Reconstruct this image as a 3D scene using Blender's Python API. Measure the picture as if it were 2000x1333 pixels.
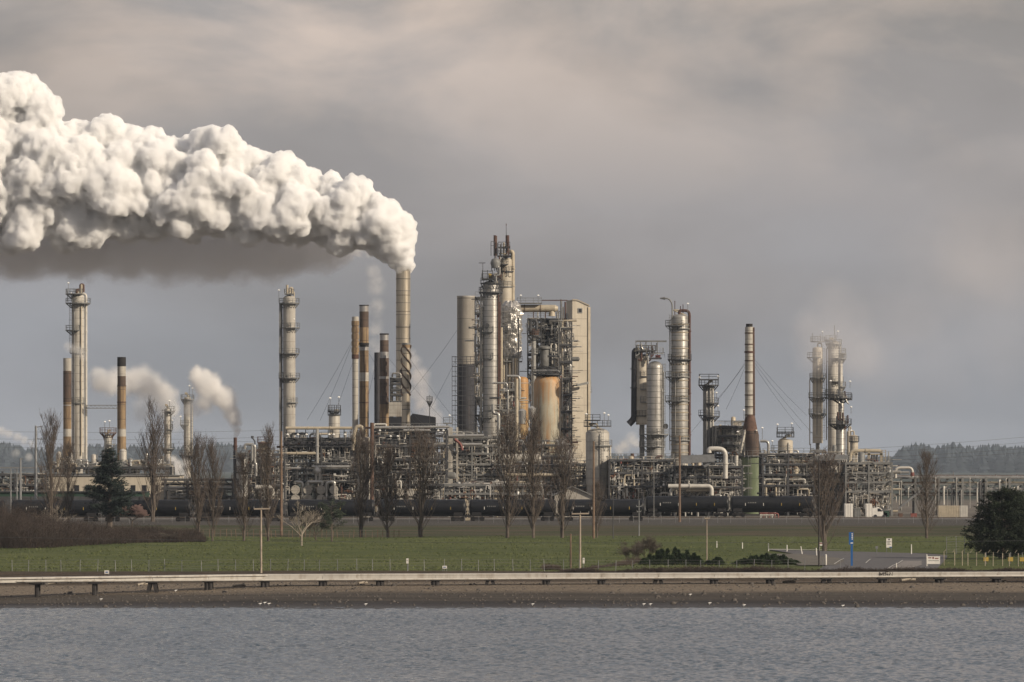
import bpy, math, random
from math import sin, cos, pi, radians, sqrt, atan2
from mathutils import Vector, noise, Matrix
random.seed(7)
SC = bpy.context.scene
for o in list(bpy.data.objects): bpy.data.objects.remove(o)
C = SC.collection

# ---------------------------------------------------------------- camera
CAMH = 14.0; HZ = 910.0; FP = 10000.0      # eye height, horizon row and focal length in photo pixels
cam = bpy.data.cameras.new('camera'); co = bpy.data.objects.new('camera', cam); C.objects.link(co)
co.location = (0, 0, CAMH); co.rotation_euler = (radians(90), 0, 0)
cam.sensor_width = 36; cam.lens = 36 * FP / 2000
cam.shift_y = (HZ - 666.5) / 2000
cam.clip_start = 1; cam.clip_end = 60000
SC.camera = co

# ---------------------------------------------------------------- light and sky
SUN_EL, SUN_AZ = radians(26), radians(59)     # azimuth from behind the camera towards the right
sdir = Vector((sin(SUN_AZ) * cos(SUN_EL), -cos(SUN_AZ) * cos(SUN_EL), sin(SUN_EL)))
sl = bpy.data.lights.new('sun', 'SUN'); sl.energy = 4.8; sl.angle = radians(0.6); sl.color = (1, .86, .68)
so = bpy.data.objects.new('sun', sl); C.objects.link(so)
so.rotation_euler = sdir.to_track_quat('Z', 'Y').to_euler()
so.location = sdir * 300

W = bpy.data.worlds.new('World'); SC.world = W; W.use_nodes = True
nt = W.node_tree; nt.nodes.clear()
def N(nt, t, **kw):
    n = nt.nodes.new(t)
    for k, v in kw.items():
        if k.startswith('i_'): n.inputs[k[2:].replace('_', ' ')].default_value = v
        else: setattr(n, k, v)
    return n
def ramp(nt, stops, src=None):
    r = nt.nodes.new('ShaderNodeValToRGB'); e = r.color_ramp.elements
    while len(e) < len(stops): e.new(.5)
    for k, (p, c) in enumerate(stops):
        e[k].position = p; e[k].color = (c, c, c, 1) if isinstance(c, (int, float)) else (*c, 1)
    if src is not None: nt.links.new(src, r.inputs[0])
    return r
sky = N(nt, 'ShaderNodeTexSky', sky_type='NISHITA', sun_disc=False)
sky.sun_elevation = SUN_EL; sky.sun_rotation = atan2(sdir.x, sdir.y)
tc = N(nt, 'ShaderNodeTexCoord'); L = nt.links.new
def wnoise(scale, detail, rough, dist=0.0, loc=(0, 0, 0)):
    m = N(nt, 'ShaderNodeMapping'); m.inputs['Scale'].default_value = scale; m.inputs['Location'].default_value = loc
    L(tc.outputs['Generated'], m.inputs[0])
    n = N(nt, 'ShaderNodeTexNoise', i_Scale=1.0, i_Detail=detail, i_Roughness=rough, i_Distortion=dist)
    L(m.outputs[0], n.inputs['Vector']); return n.outputs[0]
sep = N(nt, 'ShaderNodeSeparateXYZ'); L(tc.outputs['Generated'], sep.inputs[0])
# overcast: blue-grey near the horizon, mauve-grey above, warmer where the deck is thin
a1 = wnoise((10, 10, 26), 3, .5, .3, (1.3, 0, .35))
ad = N(nt, 'ShaderNodeMath', operation='MULTIPLY_ADD'); L(a1, ad.inputs[0]); ad.inputs[1].default_value = .05
L(sep.outputs[2], ad.inputs[2])
base = ramp(nt, [(0.0, (.218, .230, .262)), (.045, (.240, .245, .270)), (.07, (.268, .25, .255)), (.10, (.285, .262, .258)), (.13, (.30, .275, .26)), (.22, (.235, .26, .295)), (.6, (.25, .28, .33))], ad.outputs[0])
n2 = wnoise((15, 15, 32), 7, .52, .35, (3.1, 0, 1.2))
thin = ramp(nt, [(.44, 0), (.62, 1)], n2)
hm = N(nt, 'ShaderNodeMapRange'); L(sep.outputs[2], hm.inputs[0]); hm.inputs[1].default_value = .05; hm.inputs[2].default_value = .09
mm = N(nt, 'ShaderNodeMath', operation='MULTIPLY'); L(thin.outputs[0], mm.inputs[0]); L(hm.outputs[0], mm.inputs[1])
mx = N(nt, 'ShaderNodeMix', data_type='RGBA'); L(mm.outputs[0], mx.inputs[0]); L(base.outputs[0], mx.inputs[6]); mx.inputs[7].default_value = (.53, .435, .375, 1)
n3 = wnoise((9, 9, 24), 6, .5, .3, (7.7, 0, 4.0))
dk = ramp(nt, [(.34, .76), (.60, 1.06)], n3)
mul = N(nt, 'ShaderNodeMix', data_type='RGBA', blend_type='MULTIPLY'); mul.inputs[0].default_value = 1
L(mx.outputs[2], mul.inputs[6]); L(dk.outputs[0], mul.inputs[7])
bg1 = N(nt, 'ShaderNodeBackground'); L(mul.outputs[2], bg1.inputs[0]); bg1.inputs[1].default_value = 1.33
bg2 = N(nt, 'ShaderNodeBackground'); L(sky.outputs[0], bg2.inputs[0]); bg2.inputs[1].default_value = .05
asd = N(nt, 'ShaderNodeMixShader'); asd.inputs[0].default_value = .12
L(bg1.outputs[0], asd.inputs[1]); L(bg2.outputs[0], asd.inputs[2])
wo = N(nt, 'ShaderNodeOutputWorld'); L(asd.outputs[0], wo.inputs[0])

SC.view_settings.view_transform = 'Standard'; SC.view_settings.look = 'None'
SC.view_settings.exposure = 0.0; SC.view_settings.gamma = 1
cy = SC.cycles
cy.use_denoising = True; cy.max_bounces = 16; cy.diffuse_bounces = 3; cy.glossy_bounces = 3
cy.transmission_bounces = 4; cy.transparent_max_bounces = 16; cy.volume_bounces = 14
cy.use_adaptive_sampling = True; cy.adaptive_threshold = .02
cy.volume_step_rate = 1.0; cy.volume_max_steps = 128; cy.sample_clamp_indirect = 4

# ---------------------------------------------------------------- helpers
def P(px, py, D):
    """The real place of what shows at (px, py) in the photo when it stands D metres away."""
    return Vector(((px - 1000) * D / FP, D, CAMH + (HZ - py) * D / FP))
def X(px, D): return (px - 1000) * D / FP
def Z(py, D): return CAMH + (HZ - py) * D / FP

def pl(x, pts):
    if x <= pts[0][0]: return pts[0][1]
    for (a, b), (c, d) in zip(pts, pts[1:]):
        if x <= c: return b + (d - b) * (x - a) / (c - a)
    return pts[-1][1]
GP = [(300, -4), (480, -.8), (500, 0), (515, .20), (540, .62), (556, 1.05), (563, 1.12), (570, 1.3), (584, 1.8), (600, 1.95), (860, 2.15), (900, 2.3), (935, 3.0), (955, 3.4), (1400, 3.6), (2500, 2.0), (14000, 0)]
def gz(x, y):
    z = pl(y, GP)
    if 508 < y < 580 and x < -26: z -= .45 * min(1, (-26 - x) / 26) * min(1, (y - 508) / 25, (580 - y) / 10)
    if 494 < y < 524: z += .13 * noise.noise((x * .035, y * .22, 7)) * min(1, (524 - y) / 8)
    if y < 600: z += .12 * noise.noise((x * .05, y * .05, 0)) * (1 if y < 560 else .6)
    elif y < 940: z += .22 * noise.noise((x * .03, y * .03, 3))
    return z

MATS = {}
def mat(name, col, rough=.6, metal=0.0, var=.25, vscale=.8, bump=.0, bscale=8, stain=None, bands=None, tint=None, spec=.4, streak=None, crown=None):
    """A surface with patchy wear: col varied by noise; bands = (period m, dark colour, width share); streak = vertical run-off of that colour."""
    if name in MATS: return MATS[name]
    m = bpy.data.materials.new(name); m.use_nodes = True; t = m.node_tree; b = t.nodes['Principled BSDF']; L = t.links.new
    b.inputs['Roughness'].default_value = rough; b.inputs['Metallic'].default_value = metal
    b.inputs['Specular IOR Level'].default_value = spec
    g = N(t, 'ShaderNodeNewGeometry'); pos = g.outputs['Position']
    n = N(t, 'ShaderNodeTexNoise', i_Scale=vscale, i_Detail=6.0, i_Roughness=.65); L(pos, n.inputs['Vector'])
    lo = tuple(c * (1 - var) for c in col); hi = tuple(min(1, c * (1 + var)) for c in col)
    r = ramp(t, [(.3, lo), (.7, hi)], n.outputs[0]); out = r.outputs[0]
    def mixin(fac, colr):
        nonlocal out
        q = N(t, 'ShaderNodeMix', data_type='RGBA'); L(fac, q.inputs[0]); L(out, q.inputs[6]); q.inputs[7].default_value = (*colr, 1); out = q.outputs[2]
    if streak:
        mp = N(t, 'ShaderNodeMapping'); mp.inputs['Scale'].default_value = (1.6, 1.6, .09); L(pos, mp.inputs[0])
        s = N(t, 'ShaderNodeTexNoise', i_Scale=1.0, i_Detail=5.0, i_Roughness=.6); L(mp.outputs[0], s.inputs['Vector'])
        mixin(ramp(t, [(streak[1], 0), (streak[1] + .16, streak[2])], s.outputs[0]).outputs[0], streak[0])
    if stain:
        s = N(t, 'ShaderNodeTexNoise', i_Scale=stain[2], i_Detail=8.0, i_Roughness=.7); L(pos, s.inputs['Vector'])
        mixin(ramp(t, [(stain[1], 0), (stain[1] + .12, .85)], s.outputs[0]).outputs[0], stain[0])
    if crown:      # rust that ran down from the top fittings: (from z, to z, colour)
        cz = N(t, 'ShaderNodeSeparateXYZ'); L(pos, cz.inputs[0]); s = N(t, 'ShaderNodeTexNoise', i_Scale=1.0, i_Detail=5.0); mp = N(t, 'ShaderNodeMapping'); mp.inputs['Scale'].default_value = (1.1, 1.1, .1); L(pos, mp.inputs[0]); L(mp.outputs[0], s.inputs['Vector'])
        a = N(t, 'ShaderNodeMath', operation='MULTIPLY_ADD'); L(s.outputs[0], a.inputs[0]); a.inputs[1].default_value = 14; L(cz.outputs[2], a.inputs[2])
        r_ = N(t, 'ShaderNodeMapRange'); L(a.outputs[0], r_.inputs[0]); r_.inputs[1].default_value = crown[0] + 7; r_.inputs[2].default_value = crown[1] + 7; r_.inputs[4].default_value = .78; mixin(r_.outputs[0], crown[2])
    if bands:
        sx = N(t, 'ShaderNodeSeparateXYZ'); L(pos, sx.inputs[0])
        w = N(t, 'ShaderNodeMath', operation='PINGPONG'); L(sx.outputs[2], w.inputs[0]); w.inputs[1].default_value = bands[0] / 2
        c2 = N(t, 'ShaderNodeMath', operation='LESS_THAN'); L(w.outputs[0], c2.inputs[0]); c2.inputs[1].default_value = bands[0] / 2 * bands[2]
        mixin(c2.outputs[0], bands[1])
    L(out, b.inputs['Base Color'])
    if bump:
        n2 = N(t, 'ShaderNodeTexNoise', i_Scale=bscale, i_Detail=4.0); L(pos, n2.inputs['Vector'])
        bu = N(t, 'ShaderNodeBump', i_Strength=bump, i_Distance=.2); L(n2.outputs[0], bu.inputs['Height']); L(bu.outputs[0], b.inputs['Normal'])
    MATS[name] = m; return m

class MB:
    """Collects boxes, tubes and turned shapes; build() links them as one mesh object."""
    def __init__(s): s.v = []; s.f = []; s.sm = []
    def add(s, vs, fs, smooth=False):
        k = len(s.v); s.v += vs; s.f += [tuple(i + k for i in f) for f in fs]; s.sm += [smooth] * len(fs); return s
    def box(s, x0, x1, y0, y1, z0, z1):
        vs = [(x, y, z) for z in (z0, z1) for y in (y0, y1) for x in (x0, x1)]
        return s.add(vs, [(0, 2, 3, 1), (4, 5, 7, 6), (0, 1, 5, 4), (2, 6, 7, 3), (0, 4, 6, 2), (1, 3, 7, 5)])
    def bar(s, a, b, w, h=None):
        a = Vector(a); b = Vector(b); d = (b - a)
        if d.length < 1e-6: return s
        d.normalize(); u = d.cross(Vector((0, 0, 1)))
        if u.length < .01: u = Vector((1, 0, 0))
        u.normalize(); v = d.cross(u); h = h or w
        vs = [tuple(p + u * (i * w / 2) + v * (j * h / 2)) for p in (a, b) for i, j in ((-1, -1), (1, -1), (1, 1), (-1, 1))]
        return s.add(vs, [(3, 2, 1, 0), (4, 5, 6, 7), (0, 1, 5, 4), (1, 2, 6, 5), (2, 3, 7, 6), (3, 0, 4, 7)])
    def cone(s, a, b, r0, r1, n=12, cap=True, smooth=True):
        a = Vector(a); b = Vector(b); d = (b - a)
        if d.length < 1e-6: return s
        d.normalize(); u = d.cross(Vector((0, 0, 1)))
        if u.length < .01: u = Vector((1, 0, 0))
        u.normalize(); v = d.cross(u)
        vs = [tuple(p + (u * cos(2 * pi * k / n) + v * sin(2 * pi * k / n)) * r) for p, r in ((a, r0), (b, r1)) for k in range(n)]
        s.add(vs, [(k, (k + 1) % n, n + (k + 1) % n, n + k) for k in range(n)], smooth)
        if cap:
            k0 = len(s.v) - 2 * n
            s.f += [tuple(k0 + i for i in range(n - 1, -1, -1)), tuple(k0 + n + i for i in range(n))]; s.sm += [False] * 2
        return s
    def tube(s, pts, r, n=8, bend=None):
        """a pipe through pts with rounded elbows"""
        pts = [Vector(p) for p in pts]; q = [pts[0]]; bend = bend or r * 2.5
        for a, b, c in zip(pts, pts[1:], pts[2:]):
            u = (a - b); w = (c - b); e = min(bend, u.length * .45, w.length * .45)
            u.normalize(); w.normalize()
            for t in (0, .25, .5, .75, 1):
                q.append((b + u * e).lerp(b, t).lerp(b.lerp(b + w * e, t), t))
        q.append(pts[-1]); rings = []; up = None
        for i, p in enumerate(q):
            d = (q[min(i + 1, len(q) - 1)] - q[max(i - 1, 0)]).normalized()
            if up is None:
                up = d.cross(Vector((.13, .9, .4))).normalized()
            up = (up - d * up.dot(d)).normalized(); v = d.cross(up)
            rings.append([tuple(p + (up * cos(2 * pi * k / n) + v * sin(2 * pi * k / n)) * r) for k in range(n)])
        vs = [c for rg in rings for c in rg]; m = len(rings)
        fs = [(i * n + k, (i + 1) * n + k, (i + 1) * n + (k + 1) % n, i * n + (k + 1) % n) for i in range(m - 1) for k in range(n)]
        s.add([tuple(x) for x in vs], fs, True)
        k0 = len(s.v) - m * n
        s.f += [tuple(k0 + i for i in range(n)), tuple(k0 + (m - 1) * n + i for i in range(n - 1, -1, -1))]; s.sm += [False] * 2
        return s
    def lathe(s, cx, cy, prof, n=24):
        """prof = [(z, r), ...] bottom to top"""
        vs = [(cx + r * cos(2 * pi * k / n), cy + r * sin(2 * pi * k / n), z) for z, r in prof for k in range(n)]
        m = len(prof)
        s.add(vs, [(i * n + k, i * n + (k + 1) % n, (i + 1) * n + (k + 1) % n, (i + 1) * n + k) for i in range(m - 1) for k in range(n)], True)
        k0 = len(s.v) - m * n
        s.f += [tuple(k0 + i for i in range(n - 1, -1, -1)), tuple(k0 + (m - 1) * n + i for i in range(n))]; s.sm += [False] * 2
        return s
    def build(s, name, m, parent=None):
        me = bpy.data.meshes.new(name); me.from_pydata(s.v, [], s.f); me.polygons.foreach_set('use_smooth', s.sm)
        me.materials.append(m); me.update()
        try: me.set_sharp_from_angle(angle=radians(50))
        except Exception: pass
        o = bpy.data.objects.new(name, me); C.objects.link(o)
        if parent is not None:
            o.parent = parent; o.location = -parent_loc(parent)
        return o
def parent_loc(p):
    v = Vector(p.location)
    while p.parent: p = p.parent; v = v + Vector(p.location)
    return v
def thing(name, label, cat, loc, group=None):
    o = bpy.data.objects.new(name, None); C.objects.link(o); o.location = loc; o.empty_display_size = 1
    o['label'] = label; o['category'] = cat; o['kind'] = 'thing'
    if group: o['group'] = group
    return o
def tag(o, label=None, cat=None, group=None, kind=None):
    if label: o['label'] = label
    if cat: o['category'] = cat
    if group: o['group'] = group
    if kind: o['kind'] = kind
    return o
def copy_tree(o, parent=None):
    c = o.copy(); C.objects.link(c); c.parent = parent
    for ch in list(o.children): copy_tree(ch, c)
    return c
# ---------------------------------------------------------------- ground, water
def ground_mat():
    m = bpy.data.materials.new('ground'); m.use_nodes = True; t = m.node_tree; b = t.nodes['Principled BSDF']; L = t.links.new
    b.inputs['Specular IOR Level'].default_value = .15
    g = N(t, 'ShaderNodeNewGeometry'); pos = g.outputs['Position']
    sx = N(t, 'ShaderNodeSeparateXYZ'); L(pos, sx.inputs[0])
    def ns(scale, det=5.0, ro=.6, mp=None):
        n = N(t, 'ShaderNodeTexNoise', i_Scale=scale, i_Detail=det, i_Roughness=ro)
        if mp:
            q = N(t, 'ShaderNodeMapping'); q.inputs['Scale'].default_value = mp; L(pos, q.inputs[0]); L(q.outputs[0], n.inputs['Vector'])
        else: L(pos, n.inputs['Vector'])
        return n.outputs[0]
    wob = ns(.06, 5.0, .65)
    def zone(y0, y1, amp=10):
        """0 before y0, 1 after y1, edge broken up by noise"""
        a = N(t, 'ShaderNodeMath', operation='MULTIPLY_ADD'); L(wob, a.inputs[0]); a.inputs[1].default_value = amp; L(sx.outputs[1], a.inputs[2])
        r = N(t, 'ShaderNodeMapRange'); L(a.outputs[0], r.inputs[0]); r.inputs[1].default_value = y0 + amp / 2; r.inputs[2].default_value = y1 + amp / 2
        return r.outputs[0]
    def mixc(f, a, bb):
        q = N(t, 'ShaderNodeMix', data_type='RGBA'); L(f, q.inputs[0])
        for i, c in ((6, a), (7, bb)):
            if isinstance(c, tuple): q.inputs[i].default_value = (*c, 1)
            else: L(c, q.inputs[i])
        return q.outputs[2]
    mud = mixc(ramp(t, [(.35, 0), (.65, 1)], ns(.5, 5.0, .7, (.25, 1, 1))).outputs[0], (.02, .018, .017), (.042, .036, .033))
    gravel0 = mixc(ramp(t, [(.35, 0), (.65, 1)], ns(2.5, 8.0, .85)).outputs[0], (.028, .024, .021), (.125, .108, .09))
    gravel = mixc(ramp(t, [(.45, 0), (.62, .75)], ns(.3, 5.0, .6, (.12, 1, 1))).outputs[0], gravel0, (.042, .036, .031))
    pebble = mixc(ramp(t, [(.4, 0), (.62, 1)], ns(3.5, 6.0, .8)).outputs[0], (.065, .054, .043), (.30, .245, .185))
    bank = mixc(ramp(t, [(.35, 0), (.65, 1)], ns(1.3, 6.0, .7, (.3, 1, 1))).outputs[0], (.026, .021, .016), (.10, .073, .05))
    gr0 = mixc(ramp(t, [(.35, 0), (.68, 1)], ns(.05, 9.0, .8)).outputs[0], (.066, .088, .025), (.145, .158, .055))
    grass = mixc(ramp(t, [(.52, 0), (.7, .8)], ns(.22, 7.0, .75, (.12, 1, 1))).outputs[0], gr0, (.035, .05, .018))
    grass = mixc(ramp(t, [(.3, 0), (.7, .55)], ns(4.0, 4.0, .8, (.5, 1, 1))).outputs[0], grass, (.036, .045, .018))
    dry = mixc(ramp(t, [(.42, 0), (.62, 1)], ns(.16, 6.0, .7, (.25, 1, 1))).outputs[0], (.042, .052, .022), (.09, .068, .048))
    ball = mixc(ramp(t, [(.3, 0), (.7, 1)], ns(3.0, 6.0, .75)).outputs[0], (.03, .028, .026), (.115, .106, .098))
    yard = mixc(ramp(t, [(.3, 0), (.7, 1)], ns(.15, 6.0, .7)).outputs[0], (.09, .08, .07), (.2, .18, .155))
    c = mixc(zone(517, 523, 16), mud, gravel)
    c = mixc(zone(537, 545, 10), c, pebble)
    c = mixc(zone(563, 568, 6), c, bank)
    c = mixc(zone(588, 592, 8), c, grass)
    c = mixc(zone(852, 862, 18), c, dry)
    c = mixc(zone(934, 942, 16), c, ball)
    c = mixc(zone(1010, 1020, 6), c, yard)
    far = N(t, 'ShaderNodeMapRange'); L(sx.outputs[1], far.inputs[0]); far.inputs[1].default_value = 1500; far.inputs[2].default_value = 1700
    c = mixc(far.outputs[0], c, (.05, .06, .05))
    L(c, b.inputs['Base Color'])
    ro = N(t, 'ShaderNodeMapRange'); L(sx.outputs[1], ro.inputs[0]); ro.inputs[1].default_value = 506; ro.inputs[2].default_value = 522; ro.inputs[3].default_value = .42; ro.inputs[4].default_value = .9
    L(ro.outputs[0], b.inputs['Roughness'])
    n2 = ns(1.8, 6.0, .75); bu = N(t, 'ShaderNodeBump', i_Strength=.9, i_Distance=.35); L(n2, bu.inputs['Height']); L(bu.outputs[0], b.inputs['Normal'])
    return m
def sheet(name, ys, xs_of, zf, m):
    vs = []; fs = []; nx = None
    for y in ys:
        xs = xs_of(y); nx = len(xs); vs += [(x, y, zf(x, y)) for x in xs]
    for j in range(len(ys) - 1):
        for i in range(nx - 1): fs.append((j * nx + i, j * nx + i + 1, (j + 1) * nx + i + 1, (j + 1) * nx + i))
    mb = MB(); mb.add(vs, fs, True); return mb.build(name, m)
ys = list(range(300, 480, 30)) + [480 + 3 * k for k in range(50)] + [630 + 12 * k for k in range(30)] + [990, 1050, 1200, 1400, 1800, 2500, 4000, 7000, 11000, 16000]
tag(sheet('ground', ys, lambda y: [-260 - y * .35 + (520 + y * .7) * i / 150 for i in range(151)], gz, ground_mat()), kind='structure')

wm = bpy.data.materials.new('water'); wm.use_nodes = True; t = wm.node_tree; b = t.nodes['Principled BSDF']
b.inputs['Base Color'].default_value = (.045, .068, .092, 1); b.inputs['Roughness'].default_value = .12; b.inputs['IOR'].default_value = 1.33
import numpy as np
def water_mesh():
    rs = np.random.RandomState(5)
    xs = np.concatenate([np.linspace(-700, -62, 20), np.arange(-61.8, 61.9, .125), np.linspace(62, 700, 20)])
    ys = np.concatenate([np.linspace(60, 318, 20), np.cumsum(np.full(760, .254)) + 318, [512, 520, 560]])
    Xg, Yg = np.meshgrid(xs, ys); Zg = np.zeros_like(Xg)
    for k in range(90):
        lam = np.exp(rs.uniform(np.log(.32), np.log(2.0))); a = rs.normal(1.9, .9); kk = 2 * np.pi / lam; amp = .0056 * lam ** .72
        Zg += amp * np.sin(kk * (Xg * np.cos(a) + Yg * np.sin(a)) + rs.uniform(0, 6.28))
    patch = .85 + .2 * np.sin(Xg * .05 + 2 * np.sin(Yg * .03)) * np.sin(Yg * .045 + 1.3 * np.sin(Xg * .021))
    edge = np.clip((62 - np.abs(Xg)) / 5, 0, 1) * np.clip((Yg - 318) / 5, 0, 1) * np.clip((511 - Yg) / 8, .25, 1)
    Zg *= patch * edge
    ny, nx = Xg.shape; me = bpy.data.meshes.new('water'); me.vertices.add(nx * ny); me.vertices.foreach_set('co', np.stack([Xg, Yg, Zg], -1).astype(np.float32).ravel())
    i = np.arange((ny - 1) * nx).reshape(ny - 1, nx)[:, :-1].ravel(); q = np.stack([i, i + 1, i + nx + 1, i + nx], -1).ravel().astype(np.int32); nf = len(i)
    me.loops.add(nf * 4); me.loops.foreach_set('vertex_index', q); me.polygons.add(nf); me.polygons.foreach_set('loop_start', np.arange(0, nf * 4, 4, dtype=np.int32)); me.polygons.foreach_set('loop_total', np.full(nf, 4, np.int32)); me.polygons.foreach_set('use_smooth', np.ones(nf, bool))
    me.update(calc_edges=True); me.materials.append(wm); o = bpy.data.objects.new('water', me); C.objects.link(o); return o
tag(water_mesh(), kind='structure')
# ---------------------------------------------------------------- materials of the plant
M = {}
def defm(k, *a, **kw): M[k] = mat(k, *a, **kw)
LN = (.10, .095, .09)
defm('silver', (.30, .29, .27), .42, .35, .22, .5, bands=(1.25, LN, .09), streak=((.16, .14, .12), .52, .6), bump=.15, bscale=1.5)
defm('silver_plain', (.33, .315, .29), .38, .45, .2, .9, streak=((.15, .12, .1), .56, .5))
defm('cream', (.39, .35, .285), .6, 0, .14, .4, bands=(2.6, (.27, .22, .16), .035), streak=((.26, .20, .13), .58, .5))
defm('pale', (.38, .36, .32), .55, .05, .18, .5, bands=(1.9, (.2, .185, .165), .06), streak=((.2, .165, .13), .52, .7))
defm('concrete', (.34, .32, .285), .8, 0, .16, .5, bands=(4.4, (.24, .22, .19), .03), streak=((.2, .175, .15), .5, .6))
defm('stack_metal', (.47, .415, .33), .36, .7, .12, .4, streak=((.26, .225, .175), .5, .6), bands=(4.0, (.10, .085, .07), .035))
defm('stack_grey', (.235, .215, .185), .7, .1, .12, .4, bands=(5.0, (.13, .12, .105), .03), streak=((.17, .15, .13), .5, .6))
defm('brown_steel', (.235, .165, .092), .75, 0, .3, .5, streak=((.075, .045, .03), .47, .85), bands=(3.6, (.06, .04, .03), .03))
defm('dark_brown', (.085, .057, .042), .8, 0, .35, .5, streak=((.035, .027, .024), .48, .8), bands=(3.0, (.03, .025, .02), .04))
defm('black_steel', (.028, .028, .034), .7, .1, .3, .6, streak=((.07, .055, .05), .56, .6))
defm('soot', (.02, .018, .018), .9, 0, .3, 1)
defm('cap_silver', (.34, .33, .32), .4, .5, .15, 1, streak=((.18, .15, .12), .5, .6))
defm('steel_dark', (.055, .056, .06), .6, .2, .35, .7, stain=((.13, .06, .035), .62, .5))
defm('steel_grey', (.17, .17, .165), .6, .2, .3, .7, stain=((.15, .08, .05), .64, .6))
defm('steel_tan', (.30, .26, .20), .6, .1, .2, .7, stain=((.15, .08, .05), .66, .6))
defm('rust', (.10, .058, .042), .85, 0, .4, .9)
defm('rust_dark', (.07, .035, .027), .8, 0, .4, .9)
defm('rusty_vessel', (.35, .325, .25), .55, .05, .2, .35, streak=((.33, .16, .05), .50, .8), crown=(27, 34, (.40, .19, .05)))
defm('rusty_orange', (.34, .24, .12), .55, .05, .2, .35, streak=((.33, .16, .05), .46, .9), crown=(25, 34, (.36, .18, .06)))
defm('pipe_silver', (.40, .39, .365), .33, .6, .2, .8)
defm('pipe_white', (.46, .44, .40), .5, .1, .15, .8)
defm('pipe_beige', (.38, .33, .25), .55, .05, .2, .8, stain=((.2, .11, .06), .66, .9))
defm('pipe_grey', (.20, .195, .185), .5, .3, .3, .8)
defm('pipe_red', (.18, .06, .05), .6, 0, .3, .8)
defm('crumple', (.46, .44, .41), .3, .6, .35, .9, stain=((.09, .075, .06), .56, .9), bump=1.0, bscale=2.2)
defm('galv', (.22, .225, .23), .5, .5, .2, 1)
defm('white_paint', (.62, .60, .56), .55, 0, .12, 1, stain=((.3, .24, .18), .68, .6))
defm('wood', (.17, .115, .08), .85, 0, .3, 1.5, streak=((.07, .05, .04), .5, .7))
defm('wood_pale', (.30, .25, .20), .85, 0, .25, 1.5)
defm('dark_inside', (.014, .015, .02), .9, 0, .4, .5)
defm('green_paint', (.13, .16, .09), .6, 0, .25, .35, bands=(5.6, (.06, .09, .04), .02), streak=((.07, .10, .05), .5, .7))
defm('corrugated', (.44, .395, .32), .6, 0, .1, .3, bands=(4.0, (.26, .23, .185), .03), streak=((.29, .255, .205), .5, .45))
defm('lamp_white', (.85, .84, .80), .4, 0, .03, 1)
defm('blue_sign', (.015, .09, .27), .5, 0, .05, 1)
defm('yellow', (.38, .27, .06), .6, 0, .1, 1)

def mixed():
    m = bpy.data.materials.new('mixed_pipe'); m.use_nodes = True; t = m.node_tree; b = t.nodes['Principled BSDF']; g = N(t, 'ShaderNodeNewGeometry')
    v = N(t, 'ShaderNodeTexVoronoi', i_Scale=.75); t.links.new(g.outputs['Position'], v.inputs['Vector']); s = N(t, 'ShaderNodeSeparateColor'); t.links.new(v.outputs['Color'], s.inputs[0])
    r = ramp(t, [(0, (.5, .48, .44)), (.2, (.33, .31, .28)), (.4, (.4, .36, .3)), (.55, (.1, .1, .1)), (.7, (.6, .58, .54)), (.82, (.16, .08, .05)), (.9, (.3, .29, .28))], s.outputs[0]); r.color_ramp.interpolation = 'CONSTANT'
    t.links.new(r.outputs[0], b.inputs['Base Color']); b.inputs['Roughness'].default_value = .4; b.inputs['Metallic'].default_value = .25; M['mixed_pipe'] = m
mixed()
# ---------------------------------------------------------------- plant builders
RAILW = .07
def rail(mb, pts, z, h=1.1, closed=False, step=1.6):
    pts = [(p[0], p[1]) for p in pts]
    if closed: pts = pts + [pts[0]]
    for (ax, ay), (bx, by) in zip(pts, pts[1:]):
        mb.bar((ax, ay, z + h), (bx, by, z + h), RAILW); mb.bar((ax, ay, z + h * .52), (bx, by, z + h * .52), RAILW * .8)
        d = sqrt((bx - ax) ** 2 + (by - ay) ** 2); n = max(1, round(d / step))
        for k in range(n): mb.bar((ax + (bx - ax) * k / n, ay + (by - ay) * k / n, z), (ax + (bx - ax) * k / n, ay + (by - ay) * k / n, z + h), RAILW)
    mb.bar((*pts[-1], z), (*pts[-1], z + h), RAILW)
def ring_plat(par, cx, cy, z, r0, r1, a0=0, a1=360, m='steel_grey', name='platform'):
    n = max(5, int(abs(a1 - a0) / 22)); A = [radians(a0 + (a1 - a0) * k / n) for k in range(n + 1)]
    d = MB()
    for a, b in zip(A, A[1:]):
        vs = [(cx + r * cos(q), cy + r * sin(q), zz) for zz in (z - .22, z) for q in (a, b) for r in (r0, r1)]
        d.add(vs, [(0, 1, 3, 2), (4, 6, 7, 5), (1, 5, 7, 3), (0, 2, 6, 4), (0, 4, 5, 1), (2, 3, 7, 6)])
        if r1 - r0 > .5: d.bar((cx + r0 * cos(a), cy + r0 * sin(a), z - 1.3), (cx + (r1 - .1) * cos(a), cy + (r1 - .1) * sin(a), z - .2), .1)
    o = d.build(name, M[m], par)
    rb = MB(); pts = [(cx + r1 * .985 * cos(q), cy + r1 * .985 * sin(q)) for q in A]
    if abs(a1 - a0) < 355: pts = [(cx + r0 * cos(A[0]), cy + r0 * sin(A[0]))] + pts + [(cx + r0 * cos(A[-1]), cy + r0 * sin(A[-1]))]
    rail(rb, pts, z); rb.build('railing', M[m], o)
    return o
def box_plat(par, x0, x1, y0, y1, z, m='steel_grey', name='platform', h=1.1):
    d = MB(); d.box(x0, x1, y0, y1, z - .25, z); o = d.build(name, M[m], par)
    rb = MB(); rail(rb, [(x0, y0), (x1, y0), (x1, y1), (x0, y1)], z, h, True, 1.8); rb.build('railing', M[m], o); return o
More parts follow.
